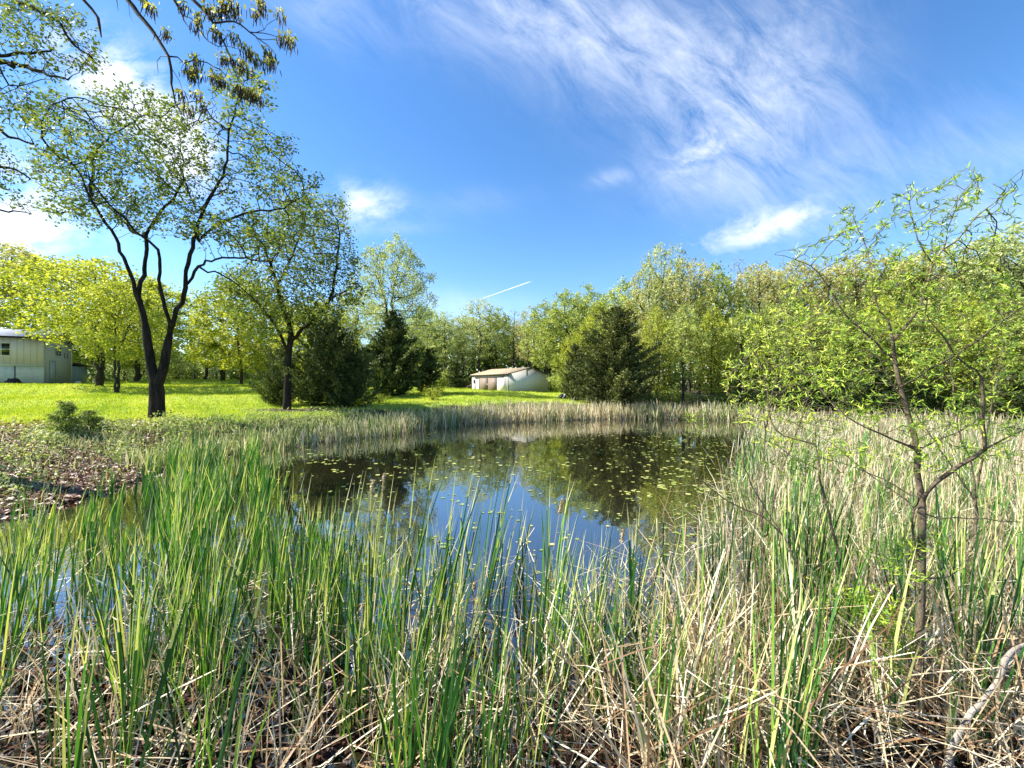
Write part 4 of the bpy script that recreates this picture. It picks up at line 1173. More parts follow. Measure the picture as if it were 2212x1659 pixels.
def dead_stalk(seed, h=1.2):
    global rng
    keep_ = rng; rng = np.random.default_rng(seed)
    s = Soup()
    k = 3 + seed % 3
    base = np.zeros((k, 3)); base[:, :2] = rng.normal(size=(k, 2)) * .03; base[:, 2] = -.08
    blades(s, base, h * (.4 + .7 * rng.random(k)), .008 + .012 * rng.random(k), .05 + .5 * rng.random(k), .5 * rng.random(k), seg=4, tip=.35)
    if seed % 2:
        # one leaf snapped over
        a = rng.random() * 6.28; L = h * (.45 + .3 * rng.random()); L2 = L * (.5 + .6 * rng.random())
        p0 = np.array([0, 0, -.05]); p1 = np.array([math.cos(a) * .1, math.sin(a) * .1, L]); dn = unit(np.array([math.cos(a + .5), math.sin(a + .5), -.6 - .4 * rng.random()]))
        p2 = p1 + dn * L2
        w = .006; sd = np.array([-math.sin(a), math.cos(a), 0]) * w
        s.add([p0 - sd, p0 + sd, p1 + sd, p1 - sd, p2 + sd * .4, p2 - sd * .4], q=[[0, 1, 2, 3], [3, 2, 4, 5]], r=rng.random())
    r = s.mesh('dead_reed', M['straw']); rng = keep_
    return r
DEAD = [dead_stalk(200 + i, 1.0 + .05 * i) for i in range(12)]

def stem_clear(x, y):
    px = CX + x / np.maximum(y, .1) * FPX
    return ((np.abs(px - 1992) < 48) & (y < 3.5)) | ((np.abs(px - 1850) < 30) & (y < 3.6))
# positions of green plants
def green_density(x, y):
    left = (x < XL(y)) & (y < 15.5)
    p = np.where(left, np.interp(y, [2.2, 3.4, 5, 9, 15], [.5, .75, .62, .7, .8]), 0.0)
    # left corner opening where the sky shows in the water
    p = p * np.where(np.hypot((x + 6.9) / 1.1, (y - 5.6) / 1.0) < 1, .25, 1)
    p = p * np.where(np.hypot((x + 4.3) / .9, (y - 6.8) / .8) < 1, .35, 1)
    rr = x / y
    p = p * np.where(y > 4.3, np.clip((rr + 1.12) / .22, np.where(y < 7.6, .55, .04), 1), 1.0)
    right = x > XR(y)
    p = np.where(right, np.interp(y, [2.2, 3.5, 5, 8, 25], [.45, .6, .5, .3, .2]), p)
    mid = (~left) & (~right)
    p = np.where(mid, np.interp(y, [2.2, 3.1, 4.2, 4.9, 5.7], [.55, .95, .62, .25, 0]), p)
    clump = .45 + 1.25 * vnoise(x, y, 2.0, 9)
    p = p * np.where((y < 3.05) & (x / y > .75), .2, 1) * np.where(stem_clear(x, y), 0.04, 1)
    return p * np.clip(clump, .06, 1.3) * (pond_sd(x, y) < -.1)
xs, ys = [], []
n = 60000
Yq = 2.25 + 21.5 * rng.random(n) ** 1.7
xq = rng.uniform(-1.36, 1.36, n) * Yq
wgt = np.clip(Yq / 24, 0, 1) ** .0
p = green_density(xq, Yq)
area_w = Yq * (Yq - 2.2) ** (.41) ; area_w = area_w / area_w.max()
k = rng.random(n) < p * area_w * np.interp(Yq, [3, 4.8, 6, 12, 22], [3.3, 3.3, 2.1, 1.0, .7]) * .42
GXp, GYp = xq[k], Yq[k]
o_ = np.argsort(GYp); GXp, GYp = GXp[o_], GYp[o_]
print('green cattails', len(GXp))
ZONES = [(-1e9, 'at the left frame edge'), (150, 'below the leaf-strewn bank'), (330, 'below the large oak'), (520, 'between the large oak and the juniper thicket'), (720, 'below the juniper thicket'),
         (880, 'left of the blue reflection'), (1010, 'in front of the left half of the blue reflection'), (1150, 'in front of the right half of the blue reflection'), (1290, 'right of the blue reflection'),
         (1430, 'below the brown juniper reflection'), (1560, 'in front of the right-hand reed bed'), (1700, 'left of the two-stemmed willow shrub'), (1850, 'between the willow shrub and the willow trunk'), (1990, 'just right of the willow trunk'), (2110, 'at the right frame edge')]
def zone(x, y):
    px = CX + x / y * FPX
    return [z for a, z in ZONES if px >= a][-1]
def lab_green(x, y):
    z = zone(x, y); row = 'front' if y < 3.7 else ('middle' if y < 4.8 else 'back')
    return 'green cattail in the %s row %s' % (row, z), 'near cattails, %s row, %s' % (row, z)
NI = 300
for i in range(min(NI, len(GXp))):
    x, y = GXp[i], GYp[i]
    o = obj('cattail_plant', CAT[rng.integers(len(CAT))])
    o.location = (x, y, max(gz(x, y), -.12)); sc_ = .86 + .36 * rng.random()
    o.scale = (sc_ * 1.1, sc_ * 1.1, sc_ * (1.0 if y > 3.4 else .9)); o.rotation_euler = (0, 0, rng.normal(0, .5))
    lb, gp = lab_green(x, y); tag(o, lb, 'cattail', gp)
x, y = GXp[NI:], GYp[NI:]
s = Soup()
nb = 6
bx = np.repeat(x, nb) + rng.normal(0, .03, len(x) * nb); by = np.repeat(y, nb) + rng.normal(0, .03, len(x) * nb)
m_ = len(bx)
hs_ = np.repeat((1.2 + .42 * rng.random(len(x))) * np.where(x / y < -.93, .72, 1), nb) * (.65 + .4 * rng.random(m_))
la = np.where(rng.random(m_) < .72, rng.normal(0, .7, m_), rng.random(m_) * 6.28)
blades(s, np.stack([bx, by, np.full(m_, -.08)], 1), hs_, .010 + .010 * rng.random(m_) + .0006 * by, .03 + .19 * rng.random(m_), .02 + .34 * rng.random(m_) ** 2, seg=5, lean_az=la, tip=.05, tipr=.35,
       r=np.clip(np.repeat(rng.random(len(x)), nb) * .5 + rng.random(m_) * .5, 0, 1))
tag(obj('cattail_stand', s.mesh('cattail_stand', M['cattail_green'])), kind='stuff')

# dead reeds: near individuals
def dead_density(x, y):
    right = x > XR(y) - .3
    clear = np.where((y < 3.1) & (x / y > .72), .25, 1) * np.where(stem_clear(x, y), 0.05, 1)
    p = clear * np.where(right, np.interp(y, [2.6, 3.4, 6, 25], [.6, .9, 1, 1]), np.interp(y, [2.4, 3.2, 4.8, 5.8], [.45, .6, .45, 0]))
    left = (x < XL(y) - .3) & (y >= 4.8) & (y < 7)
    p = np.where(left, .28, p)
    return p * np.clip(.6 + .7 * vnoise(x, y, 2.7, 12), .2, 1.2) * (pond_sd(x, y) < -.05)
n = 26000
Yq = 2.5 + 5.5 * rng.random(n) ** 1.3; xq = rng.uniform(-1.36, 1.36, n) * Yq
k = rng.random(n) < dead_density(xq, Yq) * Yq / 8 * .19
DX, DY = xq[k], Yq[k]; o_ = np.argsort(DY); DX, DY = DX[o_], DY[o_]
print('dead reeds', len(DX))
for i in range(min(300, len(DX))):
    x, y = DX[i], DY[i]
    o = obj('dead_reed', DEAD[rng.integers(len(DEAD))])
    px = CX + x / y * FPX
    hgt = .62 if px < 1350 else .95
    o.location = (x, y, max(gz(x, y), -.03)); sc_ = (.7 + .6 * rng.random()) * hgt
    o.scale = (sc_, sc_, sc_); o.rotation_euler = (0, 0, rng.random() * 6.28)
    row = 'front' if y < 3.2 else ('middle' if y < 4.0 else 'back'); z_ = zone(x, y)
    tag(o, 'dry tan reeds, %s row, %s' % (row, z_), 'dead reed', 'dead reeds, %s row, %s' % (row, z_))
# the remaining mass of dead reeds on the right marsh
n = 41000
Yq = 2.9 + 25 * rng.random(n) ** 1.5; wd_ = 1.36 * Yq + 1.0 - np.clip(XR(Yq) - .4, -1, 99); xq = np.clip(XR(Yq) - .4, -1, 99) + rng.random(n) * (wd_ + np.interp(Yq, [3, 12, 25], [6, 4, 1]))
k = (pond_sd(xq, Yq) < .8) & (xq > .6) & ((Yq > 3.2) | (xq / Yq < .8) | (rng.random(n) < .25)) & (~stem_clear(xq, Yq) | (rng.random(n) < .12)) & (rng.random(n) < np.clip((xq - XR(Yq) + .5) / np.interp(Yq, [3, 5, 14, 24], [1.5, 2.2, 3.2, 2.0]) + .25 * vnoise(xq, Yq, 1.5, 30), .06, 1)) & (rng.random(n) < np.clip(.75 + .5 * vnoise(xq, Yq, 1.1, 3), .25, 1))
bx, by = xq[k], Yq[k]; m_ = len(bx); print('marsh reeds', m_)
s = Soup()
blades(s, np.stack([bx, by, np.clip(H(bx, by), -.05, 1) - .03], 1), np.interp(by, [3, 6, 25], [.9, 1.1, 1.35]) * (.25 + .8 * rng.random(m_)), .006 + .007 * rng.random(m_) + .0011 * by,
       .04 + .75 * rng.random(m_) ** 1.8, .9 * rng.random(m_) ** 2, seg=3, tip=.25, r=np.clip(.24 + .76 * rng.random(m_) - .55 * (rng.random(m_) < .24), 0, 1))
tag(obj('dry_reed_bed', s.mesh('dry_reed_bed', M['reed_mix'])), kind='stuff')
# broken and fallen straw lying over the near mud
n = 1500
by = 2.2 + 3.6 * rng.random(n) ** 1.1; bx = rng.uniform(-1.35, 1.35, n) * by
s = Soup()
kz = np.maximum(H(bx, by), 0) + .02 + .30 * rng.random(n) ** 2
blades(s, np.stack([bx, by, kz], 1), .25 + .75 * rng.random(n), .006 + .018 * rng.random(n) ** 2, 1.0 + .5 * rng.random(n), .35 * (rng.random(n) - .3), seg=3, tip=.5)
tag(obj('fallen_straw', s.mesh('fallen_straw', M['straw'])), kind='stuff')

n = 2600
by = 2.6 + 7 * rng.random(n) ** 1.5; u_ = rng.random(n); bx = np.clip(XR(by) - .8, .2, 99) + u_ * (1.36 * by - np.clip(XR(by) - .8, .2, 99))
s = Soup()
blades(s, np.stack([bx, by, .05 + .75 * rng.random(n)], 1), .15 + .6 * rng.random(n), .005 + .009 * rng.random(n), .7 + 1.1 * rng.random(n), .5 * (rng.random(n) - .3), seg=2, tip=.5)
tag(obj('broken_reeds', s.mesh('broken_reeds', M['straw'])), kind='stuff')
# far shore reed belt
n = 110000
Yr = rng.uniform(12, 36, n); xx = rng.uniform(-15, 26, n)
d = pond_sd(xx, Yr)
pr = np.where(d < 0, np.clip(1 + d / .9, 0, 1), np.clip(1 - d / np.interp(xx, [-10, -4, 6, 18], [1.6, 2.4, 2.6, 1.5]), 0, 1) ** .7) * (Yr > 12.5) * (xx < 20)
k = rng.random(n) < pr * .9; xx, Yr, d = xx[k], Yr[k], d[k]
m_ = len(xx); print('far reeds', m_)
hh = (np.interp(xx, [-12, -6, 2, 20], [.75, 1.15, 1.35, 1.4]) * (.5 + .55 * rng.random(m_))) * np.where(d > 1, .85, 1) * (1 + .22 * vnoise(xx, Yr, .9, 15) + .2 * vnoise(xx, Yr, 3.1, 5))
greeny = np.clip(np.interp(xx, [-11, -5, 0, 9, 14, 18], [.8, .5, .25, .2, .45, .6]) + .25 * vnoise(xx, Yr, .6, 7), 0, 1)
isg = rng.random(m_) < greeny
for flag, nm, mt in ((True, 'green_reed_belt', 'reed_green'), (False, 'dry_reed_belt', 'reed_mix')):
    q = isg == flag
    s = Soup(); z = np.clip(H(xx[q], Yr[q]), -.05, 5) - .03; c_ = int(q.sum())
    rr_ = rng.random(c_) if flag else np.clip(.2 + .8 * rng.random(c_), 0, 1)
    blades(s, np.stack([xx[q], Yr[q], z], 1), hh[q], .016 + .0009 * Yr[q] + .008 * rng.random(c_), .03 + .4 * rng.random(c_) ** 2, .6 * rng.random(c_) ** 2, seg=3, tip=.25, r=rr_)
    tag(obj(nm, s.mesh(nm, M[mt])), kind='stuff')

# cattail seed heads standing out in the picture
def seed_head(px, py, Y, lb, lean=0.1):
    top = P(px, py, Y)
    x0 = top[0] - lean * top[2]
    root = empty('cattail_seed_head', (x0, Y, 0)); tag(root, lb, 'cattail head')
    Hh = top[2]; t = np.linspace(0, 1, 9)
    pts = np.stack([lean * Hh * t ** 1.4, .03 * np.sin(t * 4), Hh * t], 1)
    s = Soup(); tube(s, pts, np.linspace(.006, .003, 9), 5); obj('stalk', s.mesh('stalk', M['straw']), root)
    s = Soup(); a, b = pts[-2], pts[-1]
    k = 9; tt = np.linspace(0, 1, k); c = a + (b - a) * (tt * .8 + .1)[:, None]
    tube(s, c, .013 * np.array([.3, .8, 1.1, 1.0, 1.2, .9, 1.1, .8, .3]), 8, wob=.5)
    cc_ = np.repeat(c, 14, 0) + rng.normal(size=(k * 14, 3)) * .010
    leaves(s, cc_, .028, aspect=.4, up=0)
    obj('seed_head', s.mesh('seed_head', M['straw']), root)
seed_head(1024, 1255, 4.3, 'shaggy tan seed head on a bent stalk, lowest one, in front of the blue water', .03)
seed_head(1214, 1075, 4.6, 'thin tan seed head right of centre, against the tree reflections', .12)
seed_head(1345, 1140, 4.4, 'pale tan seed head at the right edge of the blue reflection', .08)
seed_head(832, 1020, 4.9, 'pale seed head left of centre standing above the green cattails', .08)
seed_head(806, 1035, 4.8, 'brownish seed head just left of the pale one at the left of centre', .05)

# ------------------------------------------------------------------ lily pads
def pad_mesh(seed):
    global rng
    keep_ = rng; rng = np.random.default_rng(seed)
    k = 13; a = np.linspace(.25, 6.03, k); rr = 1 + .06 * rng.normal(size=k)
    v = [(0.12, 0, 0)] + [(math.cos(t) * r_, math.sin(t) * r_ * .88, .012 * math.sin(3 * t)) for t, r_ in zip(a, rr)]
    top = np.array(v); bot = top - [0, 0, .03]
    tris = [[0, i, i + 1] for i in range(1, k)]
    r = mesh_np('lily_pad', np.concatenate([top, bot]), [np.array(tris), np.array([[i, i + k + 1, i + k + 2, i + 1] for i in range(1, k)])] if False else [np.array(tris)], M['lily'], np.full(len(tris), rng.random()))
    rng = keep_
    return r
PADS = [pad_mesh(300 + i) for i in range(8)]
def pad_density(x, y):
    px = CX + x / y * FPX; py = CY + 2.8 / y * FPX
    op = (x > XL(y) - 1.2) & (x < XR(y) + .8)
    g = lambda a, b, c, d_: np.exp(-((px - a) / c) ** 2 - ((py - b) / d_) ** 2)
    p = .10 + .9 * g(1480, 1040, 150, 80) + .8 * g(1580, 1060, 110, 110) + .75 * g(700, 975, 160, 30) + .6 * g(1080, 1170, 130, 60) + .55 * g(1350, 960, 200, 30) + .5 * g(800, 1060, 150, 40) + .35 * g(1000, 1010, 200, 25) + .4 * g(1080, 925, 250, 12) + .4 * g(1450, 1180, 120, 60)
    return p * op * (y > 4.8) * (pond_sd(x, y) < -.2) * np.clip(.4 + 1.5 * vnoise(x, y, 1.7, 21), .05, 1.5)
n = 30000
Yq = np.exp(rng.uniform(np.log(4.8), np.log(28), n)); xq = rng.uniform(-1.0, .75, n) * Yq
k = rng.random(n) < pad_density(xq, Yq) * np.interp(Yq, [5, 10, 28], [.13, .30, .42])
LX, LY = xq[k], Yq[k]; o_ = np.argsort(LY); LX, LY = LX[o_], LY[o_]
print('pads', len(LX))
for i in range(min(300, len(LX))):
    o = obj('lily_pad', PADS[i % 8]); r_ = .020 + .038 * rng.random() ** 1.6
    o.location = (LX[i], LY[i], .006 + .002 * (i % 5)); o.scale = (r_, r_, r_); o.rotation_euler = (0, 0, rng.random() * 6.28)
    tag(o, 'small yellow-green lily pad floating on the nearer open water', 'lily pad', 'lily pads on the nearer water')
s = Soup()
for i in range(300, len(LX)):
    r_ = .03 + .045 * rng.random() ** 1.4; a = np.linspace(0, 5.9, 8) + rng.random() * 6
    v = np.stack([LX[i] + np.cos(a) * r_, LY[i] + np.sin(a) * r_, np.full(8, .006 + .002 * (i % 5))], 1)
    s.add(v, q=[[0, 1, 2, 3], [0, 3, 4, 5], [0, 5, 6, 7]], r=rng.random())
tag(obj('far_lily_pads', s.mesh('far_lily_pads', M['lily'])), kind='stuff')

# ------------------------------------------------------------------ willows at the right
def willow_leaves(ls, sk, per, spread, size, maxcnt=5, tone=0.0):
    if isinstance(sk, Skel):
        ok = np.where((sk.cnt <= maxcnt) & (np.array(sk.minr) <= 0.0))[0]
        tp = sk.P[ok]; pr = sk.P[np.array(sk.par)[ok]]
        k_ = (vnoise(tp[:, 0], tp[:, 2] + tp[:, 1] * .5, 5.0, 3) > -.25) | (rng.random(len(tp)) < .35)
        tp, pr = tp[k_], pr[k_]
        n = len(tp) * per
        f = rng.random((n, 1))
        p = np.repeat(tp, per, 0) * f + np.repeat(pr, per, 0) * (1 - f)
        ax = np.repeat(unit(tp - pr), per, 0)
        d = unit(ax * .9 + rng.normal(size=(n, 3)) * .62 + np.array([0, 0, .1]))
    else:
        tp = sk.tips(maxcnt)
        n = len(tp) * per
        p = np.repeat(tp, per, 0) + rng.normal(size=(n, 3)) * spread
        d = unit(rng.normal(size=(n, 3)) * np.array([1, 1, .8]) + np.array([.15, 0, .25]))
    nn = rng.normal(size=(n, 3)); w = unit(np.cross(d, nn)); nr = np.cross(w, d)
    sz = size * (.6 + .7 * rng.random(n)); L = d * sz[:, None]; wd = w * (sz * .085)[:, None]; nd = nr * (sz * .06)[:, None]
    a = p; b = p + L * .35 + wd + nd; c = p + L * .7 + wd * .6 - nd; t_ = p + L; c2_ = p + L * .7 - wd * .6 - nd; b2 = p + L * .35 - wd + nd
    v = np.stack([a, b, c, t_, c2_, b2], 1)
    q = np.arange(n)[:, None] * 6
    ff = np.concatenate([np.stack([q[:, 0], q[:, 0] + 1, q[:, 0] + 2, q[:, 0] + 5], 1), np.stack([q[:, 0] + 5, q[:, 0] + 2, q[:, 0] + 3, q[:, 0] + 4], 1)])
    tn = np.clip(rng.random(n) * .6 + np.repeat(rng.random(len(tp)), per) * .4 + tone, 0, 1)
    ls.add(v, q=ff, r=np.concatenate([tn, tn]))

def big_willow():
    Y = 3.25; st = .09
    sk = Skel()
    tr = [c7(1440, 1640), c7(1425, 1400), c7(1410, 1100), c7(1420, 800), c7(1425, 560), c7(1425, 310), c7(1400, 150), c4(1440, 1610), c4(1390, 1420), c4(1350, 1280), c4(1320, 1130), c4(1310, 1040)]
    b = P(*tr[0], Y); b[2] = -.1
    sk.limb([b] + limb_px(tr[1:], Y, Y + .1), .045, .019, st)
    sk.limb(limb_px([c7(1425, 310), c7(1500, 215), c7(1620, 130), c7(1745, 45), c4(1790, 1600), c4(1780, 1450), c4(1770, 1230), c4(1700, 1170), c4(1630, 1110), c4(1560, 1000)], Y, Y - .25), .021, .007, st, .004)
    sk.limb(limb_px([c7(1745, 45), c7(1850, -5), c4(1991, 1500)], Y - .1, Y - .3), .010, .005, st, .004)
    sk.limb(limb_px([c4(1310, 1040), c4(1370, 980), c4(1430, 900), c4(1490, 760), c4(1520, 640), c4(1580, 570), c4(1650, 520)], Y + .1, Y), .014, .005, st, .004)
    sk.limb(limb_px([c4(1310, 1040), c4(1295, 950), c4(1240, 880), c4(1205, 780), c4(1190, 640), c4(1160, 520), c4(1090, 380)], Y + .1, Y + .3), .014, .004, st, .004)
    sk.limb(limb_px([c4(1300, 1130), c4(1180, 1010), c4(1060, 900), c4(970, 740), c4(880, 650), c4(800, 620), c4(700, 595)], Y + .1, Y + .2), .011, .003, st, .004)
    sk.limb(limb_px([c4(1430, 1600), c4(1250, 1530), c4(1070, 1430), c4(1000, 1370), c4(900, 1250), c4(780, 1150)], Y, Y + .5), .011, .004, st, .004)
    sk.limb(limb_px([c4(1440, 1610), c4(1540, 1560), c4(1660, 1510), c4(1760, 1440)], Y, Y + .3), .010, .004, st, .004)
    sk.limb(limb_px([c7(1440, 400), c7(1600, 392), c7(1750, 400), c7(1942, 415)], Y, Y - .1), .008, .004, st, .004)
    sk.limb(limb_px([c7(1405, 600), c7(1380, 480), c7(1390, 350), c7(1420, 290)], Y, Y - .05), .010, .008, st, .003)
    sk.limb(limb_px([c7(1400, 310), c7(1230, 200), c7(1000, 110), c7(850, 80)], Y, Y + .2), .009, .003, st, .004)
    sk.limb(limb_px([c7(1390, 330), c7(1240, 230), c7(1100, 130), c7(960, 10), c4(760, 1450)], Y, Y + .35), .008, .003, st, .004)
    sk.limb(limb_px([c7(1440, 710), c7(1560, 690), c7(1660, 620), c7(1650, 520)], Y, Y + .1), .006, .003, st, .004)
    sk.limb(limb_px([c4(1370, 1280), c4(1500, 1190), c4(1650, 1110), c4(1820, 980), c4(1991, 860)], Y, Y - .3), .009, .005, st, .004)
    sk.limb(limb_px([c4(1770, 1350), c4(1700, 1300), c4(1600, 1260)], Y - .2, Y), .006, .003, st, .004)
    sk.limb(limb_px([c4(1520, 640), c4(1440, 520), c4(1400, 330), c4(1380, 230)], Y, Y + .1), .006, .002, st, .004)
    sk.limb(limb_px([c4(1650, 520), c4(1740, 400), c4(1850, 320), c4(1930, 200), c4(1985, 150)], Y, Y - .1), .005, .002, st, .004)
    sk.limb(limb_px([c4(1580, 570), c4(1620, 400), c4(1680, 260), c4(1760, 180)], Y, Y + .1), .005, .002, st, .004)
    e = lambda x, y, rx, ry, dy=0, rY=.45: (*c4(x, y), rx * .4166, ry * .4166, Y + dy, rY)
    A = ell_pts([e(1100, 520, 200, 130), e(850, 590, 140, 60, .1, .3), e(1330, 400, 150, 140), e(1600, 400, 190, 170), e(1850, 380, 150, 190), e(1080, 420, 90, 110), e(1440, 300, 70, 90), e(1720, 300, 90, 100), e(1930, 260, 60, 120), e(1250, 760, 260, 160), e(1560, 800, 230, 190), e(1850, 780, 170, 200),
                 e(1200, 1030, 260, 140), e(1540, 1080, 240, 160), e(1850, 1100, 170, 180, -.1), e(1700, 1330, 260, 120), e(1800, 1480, 180, 60, -.2, .3), e(1050, 1250, 240, 120, .2), e(850, 850, 160, 140, .2), e(1420, 1500, 60, 130), e(1700, 230, 160, 90), e(1920, 1520, 120, 80, -.2, .3), e(1450, 620, 260, 90), e(1750, 620, 200, 90), e(1600, 1450, 260, 90, .2), e(1200, 1400, 180, 90, .3)], 3600)
    sk.grow(A, .06, .095, .9, 90, (0, 0, .10), 9000, .2)
    sk.minr = [m_ * .82 for m_ in sk.minr]
    sk.finish(.0019, 2.6)
    ls = Soup(); willow_leaves(ls, sk, 5, .01, .052, 6)
    # shoots low on the trunk
    for (cx_, cy_, rx_, ry_, dy, n_) in ((1420, 540, 70, 60, 0, 160), (1400, 80, 60, 80, 0, 120), (1250, 1000, 110, 150, .2, 800), (1120, 830, 140, 90, .2, 700), (1000, 60, 200, 60, .3, 260), (780, 120, 120, 90, .3, 160), (1700, 60, 160, 60, 0, 220), (1300, 640, 110, 80, .1, 160)):
        c = P(*c7(cx_, cy_), Y + dy)
        class _Q: pass
        q = _Q(); q.tips = lambda mc, c=c, rx_=rx_, ry_=ry_, n_=n_: c + rng.normal(size=(n_ // 3, 3)) * np.array([rx_ * .4271 / FPX * Y * .55, .12, ry_ * .4271 / FPX * Y * .55])
        willow_leaves(ls, q, 3, .02, .06)
    finish_tree('willow_tree', tuple(b), sk, 'slender willow with a brown trunk and narrow bright leaves in the right foreground', 'tree', ls, M['willow_leaf'], M['willow_bark'], 10, wob=.12, crown='foliage')
big_willow()

def stem_bush(name, label, stems, ells, n, Y, per=3, size=.055, mat='willow_bark', tone=0.0, step=.07, kill=.11, lab_cat='shrub', extra=()):
    sk = Skel(); first = None
    for (pts, y0, y1, r0, r1) in stems:
        L = limb_px(pts, y0, y1)
        if first is None:
            L[0][2] = -.08; first = L[0]
        sk.limb(L, r0, r1, .09, .005)
    if ells:
        A = ell_pts(ells, n)
        sk.grow(A, step, kill, 1.3, 80, (0, 0, .08), 7000, .25)
    sk.finish(.0022, 2.6)
    ls = Soup(); willow_leaves(ls, sk, per, .022, size, tone=tone)
    for (x_, y_, Yx, rx_, ry_, n_) in extra:
        c = P(*c4(x_, y_), Yx)
        class _Q: pass
        q = _Q(); q.tips = lambda mc, c=c, rx_=rx_, ry_=ry_, n_=n_, Yx=Yx: c + rng.normal(size=(n_ // 3, 3)) * np.array([rx_ * .4166 / FPX * Yx * .55, .04, ry_ * .4166 / FPX * Yx * .55])
        willow_leaves(ls, q, 3, .012, size, tone=tone)
    return finish_tree(name, tuple(first), sk, label, lab_cat, ls, M['willow_leaf'], M[mat], 8, wob=.1, crown='foliage', trunk='stems')
e4 = lambda x, y, rx, ry, Y, rY: (*c4(x, y), rx * .4166, ry * .4166, Y, rY)
e7 = lambda x, y, rx, ry, Y, rY: (*c7(x, y), rx * .4271, ry * .4271, Y, rY)
stem_bush('willow_shrub', 'willow shrub with two long brown stems fanning out left of the willow trunk',
    [([c7(1150, 1600), c7(1140, 1450), c7(1100, 1150), c7(1060, 900), c7(1020, 640), c7(980, 480), c7(930, 280), c7(905, 150), c7(890, 20)], 3.45, 3.7, .024, .010),
     ([c7(1130, 1580), c7(1080, 1450), c7(1000, 1200), c7(940, 1000), c7(870, 830), c7(760, 560), c7(720, 480), c7(620, 390), c7(450, 310), c7(310, 200), c7(270, 60), c4(290, 1500), c4(250, 1440)], 3.45, 3.9, .018, .003),
     ([c7(720, 480), c7(640, 350), c7(560, 220), c7(520, 100), c7(530, 0), c4(480, 1380)], 3.7, 3.9, .009, .004),
     ([c7(905, 150), c7(780, 90), c7(700, 30), c4(560, 1520)], 3.7, 3.9, .007, .003),
     ([c7(1120, 1590), c7(960, 1450), c7(945, 1200), c7(940, 900), c7(900, 600), c7(800, 400)], 3.45, 3.6, .010, .004),
     ([c7(890, 20), c4(700, 1500), c4(660, 1300), c4(600, 1100)], 3.7, 4.0, .007, .003)],
    [e4(640, 1330, 180, 110, 4.0, .4), e4(850, 1300, 160, 130, 3.9, .4), e4(270, 1480, 60, 60, 3.9, .08), e4(560, 1180, 150, 90, 4.1, .4), e4(820, 1130, 150, 90, 4.0, .4), e4(760, 1430, 180, 60, 3.9, .3), e4(1000, 1400, 120, 80, 3.9, .3)], 1100, 3.6, extra=[(265, 1440, 3.9, 40, 25, 30), (270, 1500, 3.9, 20, 50, 21), (320, 1460, 3.9, 40, 30, 15), (300, 1530, 3.9, 25, 30, 12)])
stem_bush('willow_shrub', 'bushy willow clump with bright yellow-green leaves at the right end of the open water',
    [([c7(640, 700), c7(620, 400), c7(640, 200), c7(625, 60), c4(650, 1560), c4(640, 1400)], 5.4, 5.4, .018, .007),
     ([c7(640, 650), c7(600, 300), c4(560, 1560), c4(480, 1380), c4(450, 1250), c4(520, 1150)], 5.4, 5.2, .012, .004),
     ([c7(640, 500), c7(700, 200), c4(800, 1550), c4(850, 1400), c4(900, 1200), c4(870, 950)], 5.4, 5.6, .014, .004),
     ([c4(650, 1500), c4(700, 1250), c4(760, 1050), c4(720, 900)], 5.4, 5.5, .009, .004)],
    [e4(520, 1220, 130, 130, 5.3, .7), e4(700, 1000, 200, 170, 5.5, .8), e4(900, 1000, 200, 190, 5.6, .8), e4(720, 1220, 220, 140, 5.4, .8), e4(580, 1080, 130, 110, 5.3, .5), e4(960, 1200, 180, 150, 5.6, .7), e4(500, 1340, 90, 70, 5.2, .4), e4(820, 1400, 180, 80, 5.4, .6), e4(620, 1450, 150, 70, 5.2, .5), e4(950, 1500, 170, 70, 5.2, .5), e4(1120, 1400, 120, 80, 5.4, .5), e4(760, 1560, 120, 50, 5.0, .4)], 2000, 5.4, per=4, size=.075, tone=.2, step=.09, kill=.13)
stem_bush('willow_shrub', 'green willow clump behind the willow trunk, filling the space under the right limbs',
    [([c7(1700, 400), c7(1690, 200), c4(1650, 1500), c4(1620, 1250), c4(1600, 1000)], 6.0, 6.2, .02, .006),
     ([c7(1690, 350), c4(1800, 1500), c4(1850, 1250), c4(1900, 1000)], 6.0, 5.8, .015, .005),
     ([c7(1690, 300), c4(1450, 1450), c4(1300, 1250), c4(1200, 1050)], 6.0, 6.2, .013, .004)],
    [e4(1300, 980, 260, 170, 6.3, .9), e4(1600, 900, 260, 200, 6.3, .9), e4(1870, 950, 200, 230, 6.0, .9), e4(1500, 1180, 300, 140, 6.2, .9), e4(1850, 1230, 200, 170, 6.0, .8), e4(1100, 1150, 180, 130, 6.2, .7), e4(1550, 1400, 160, 70, 5.9, .5), e4(1900, 1430, 130, 90, 5.8, .5), e4(1700, 1480, 120, 50, 5.8, .4)], 1300, 6.0, per=4, size=.08, step=.10, kill=.14)

def wood_thing(name, label, cat, limbs, mat, Y0, wob=.2):
    sk = Skel(); first = None
    for (pts, y0, y1, r0, r1) in limbs:
        L = limb_px(pts, y0, y1)
        if first is None: first = L[0].copy()
        sk.limb(L, r0, r1, .07, .003)
    sk.finish(.002, 2.5)
    s = Soup(); sk.wood(s, 10, 0, wob)
    o = obj(name, s.mesh(name, M[mat], True, first)); o.location = first
    tag(o, label, cat)
    return o
wood_thing('bent_branch', 'thick grey crooked branch rising to the right in the bottom right corner', 'branch',
           [([c7(1540, 1700), c7(1560, 1640), c7(1590, 1530), c7(1680, 1380), c7(1800, 1230), c7(1840, 1120), c7(1870, 1075), c7(1950, 1030), c7(2100, 960)], 2.7, 3.0, .024, .015),
            ([c7(1835, 1130), c7(1800, 1170), c7(1765, 1140)], 2.9, 2.9, .012, .008)], 'grey_bark', 2.8)
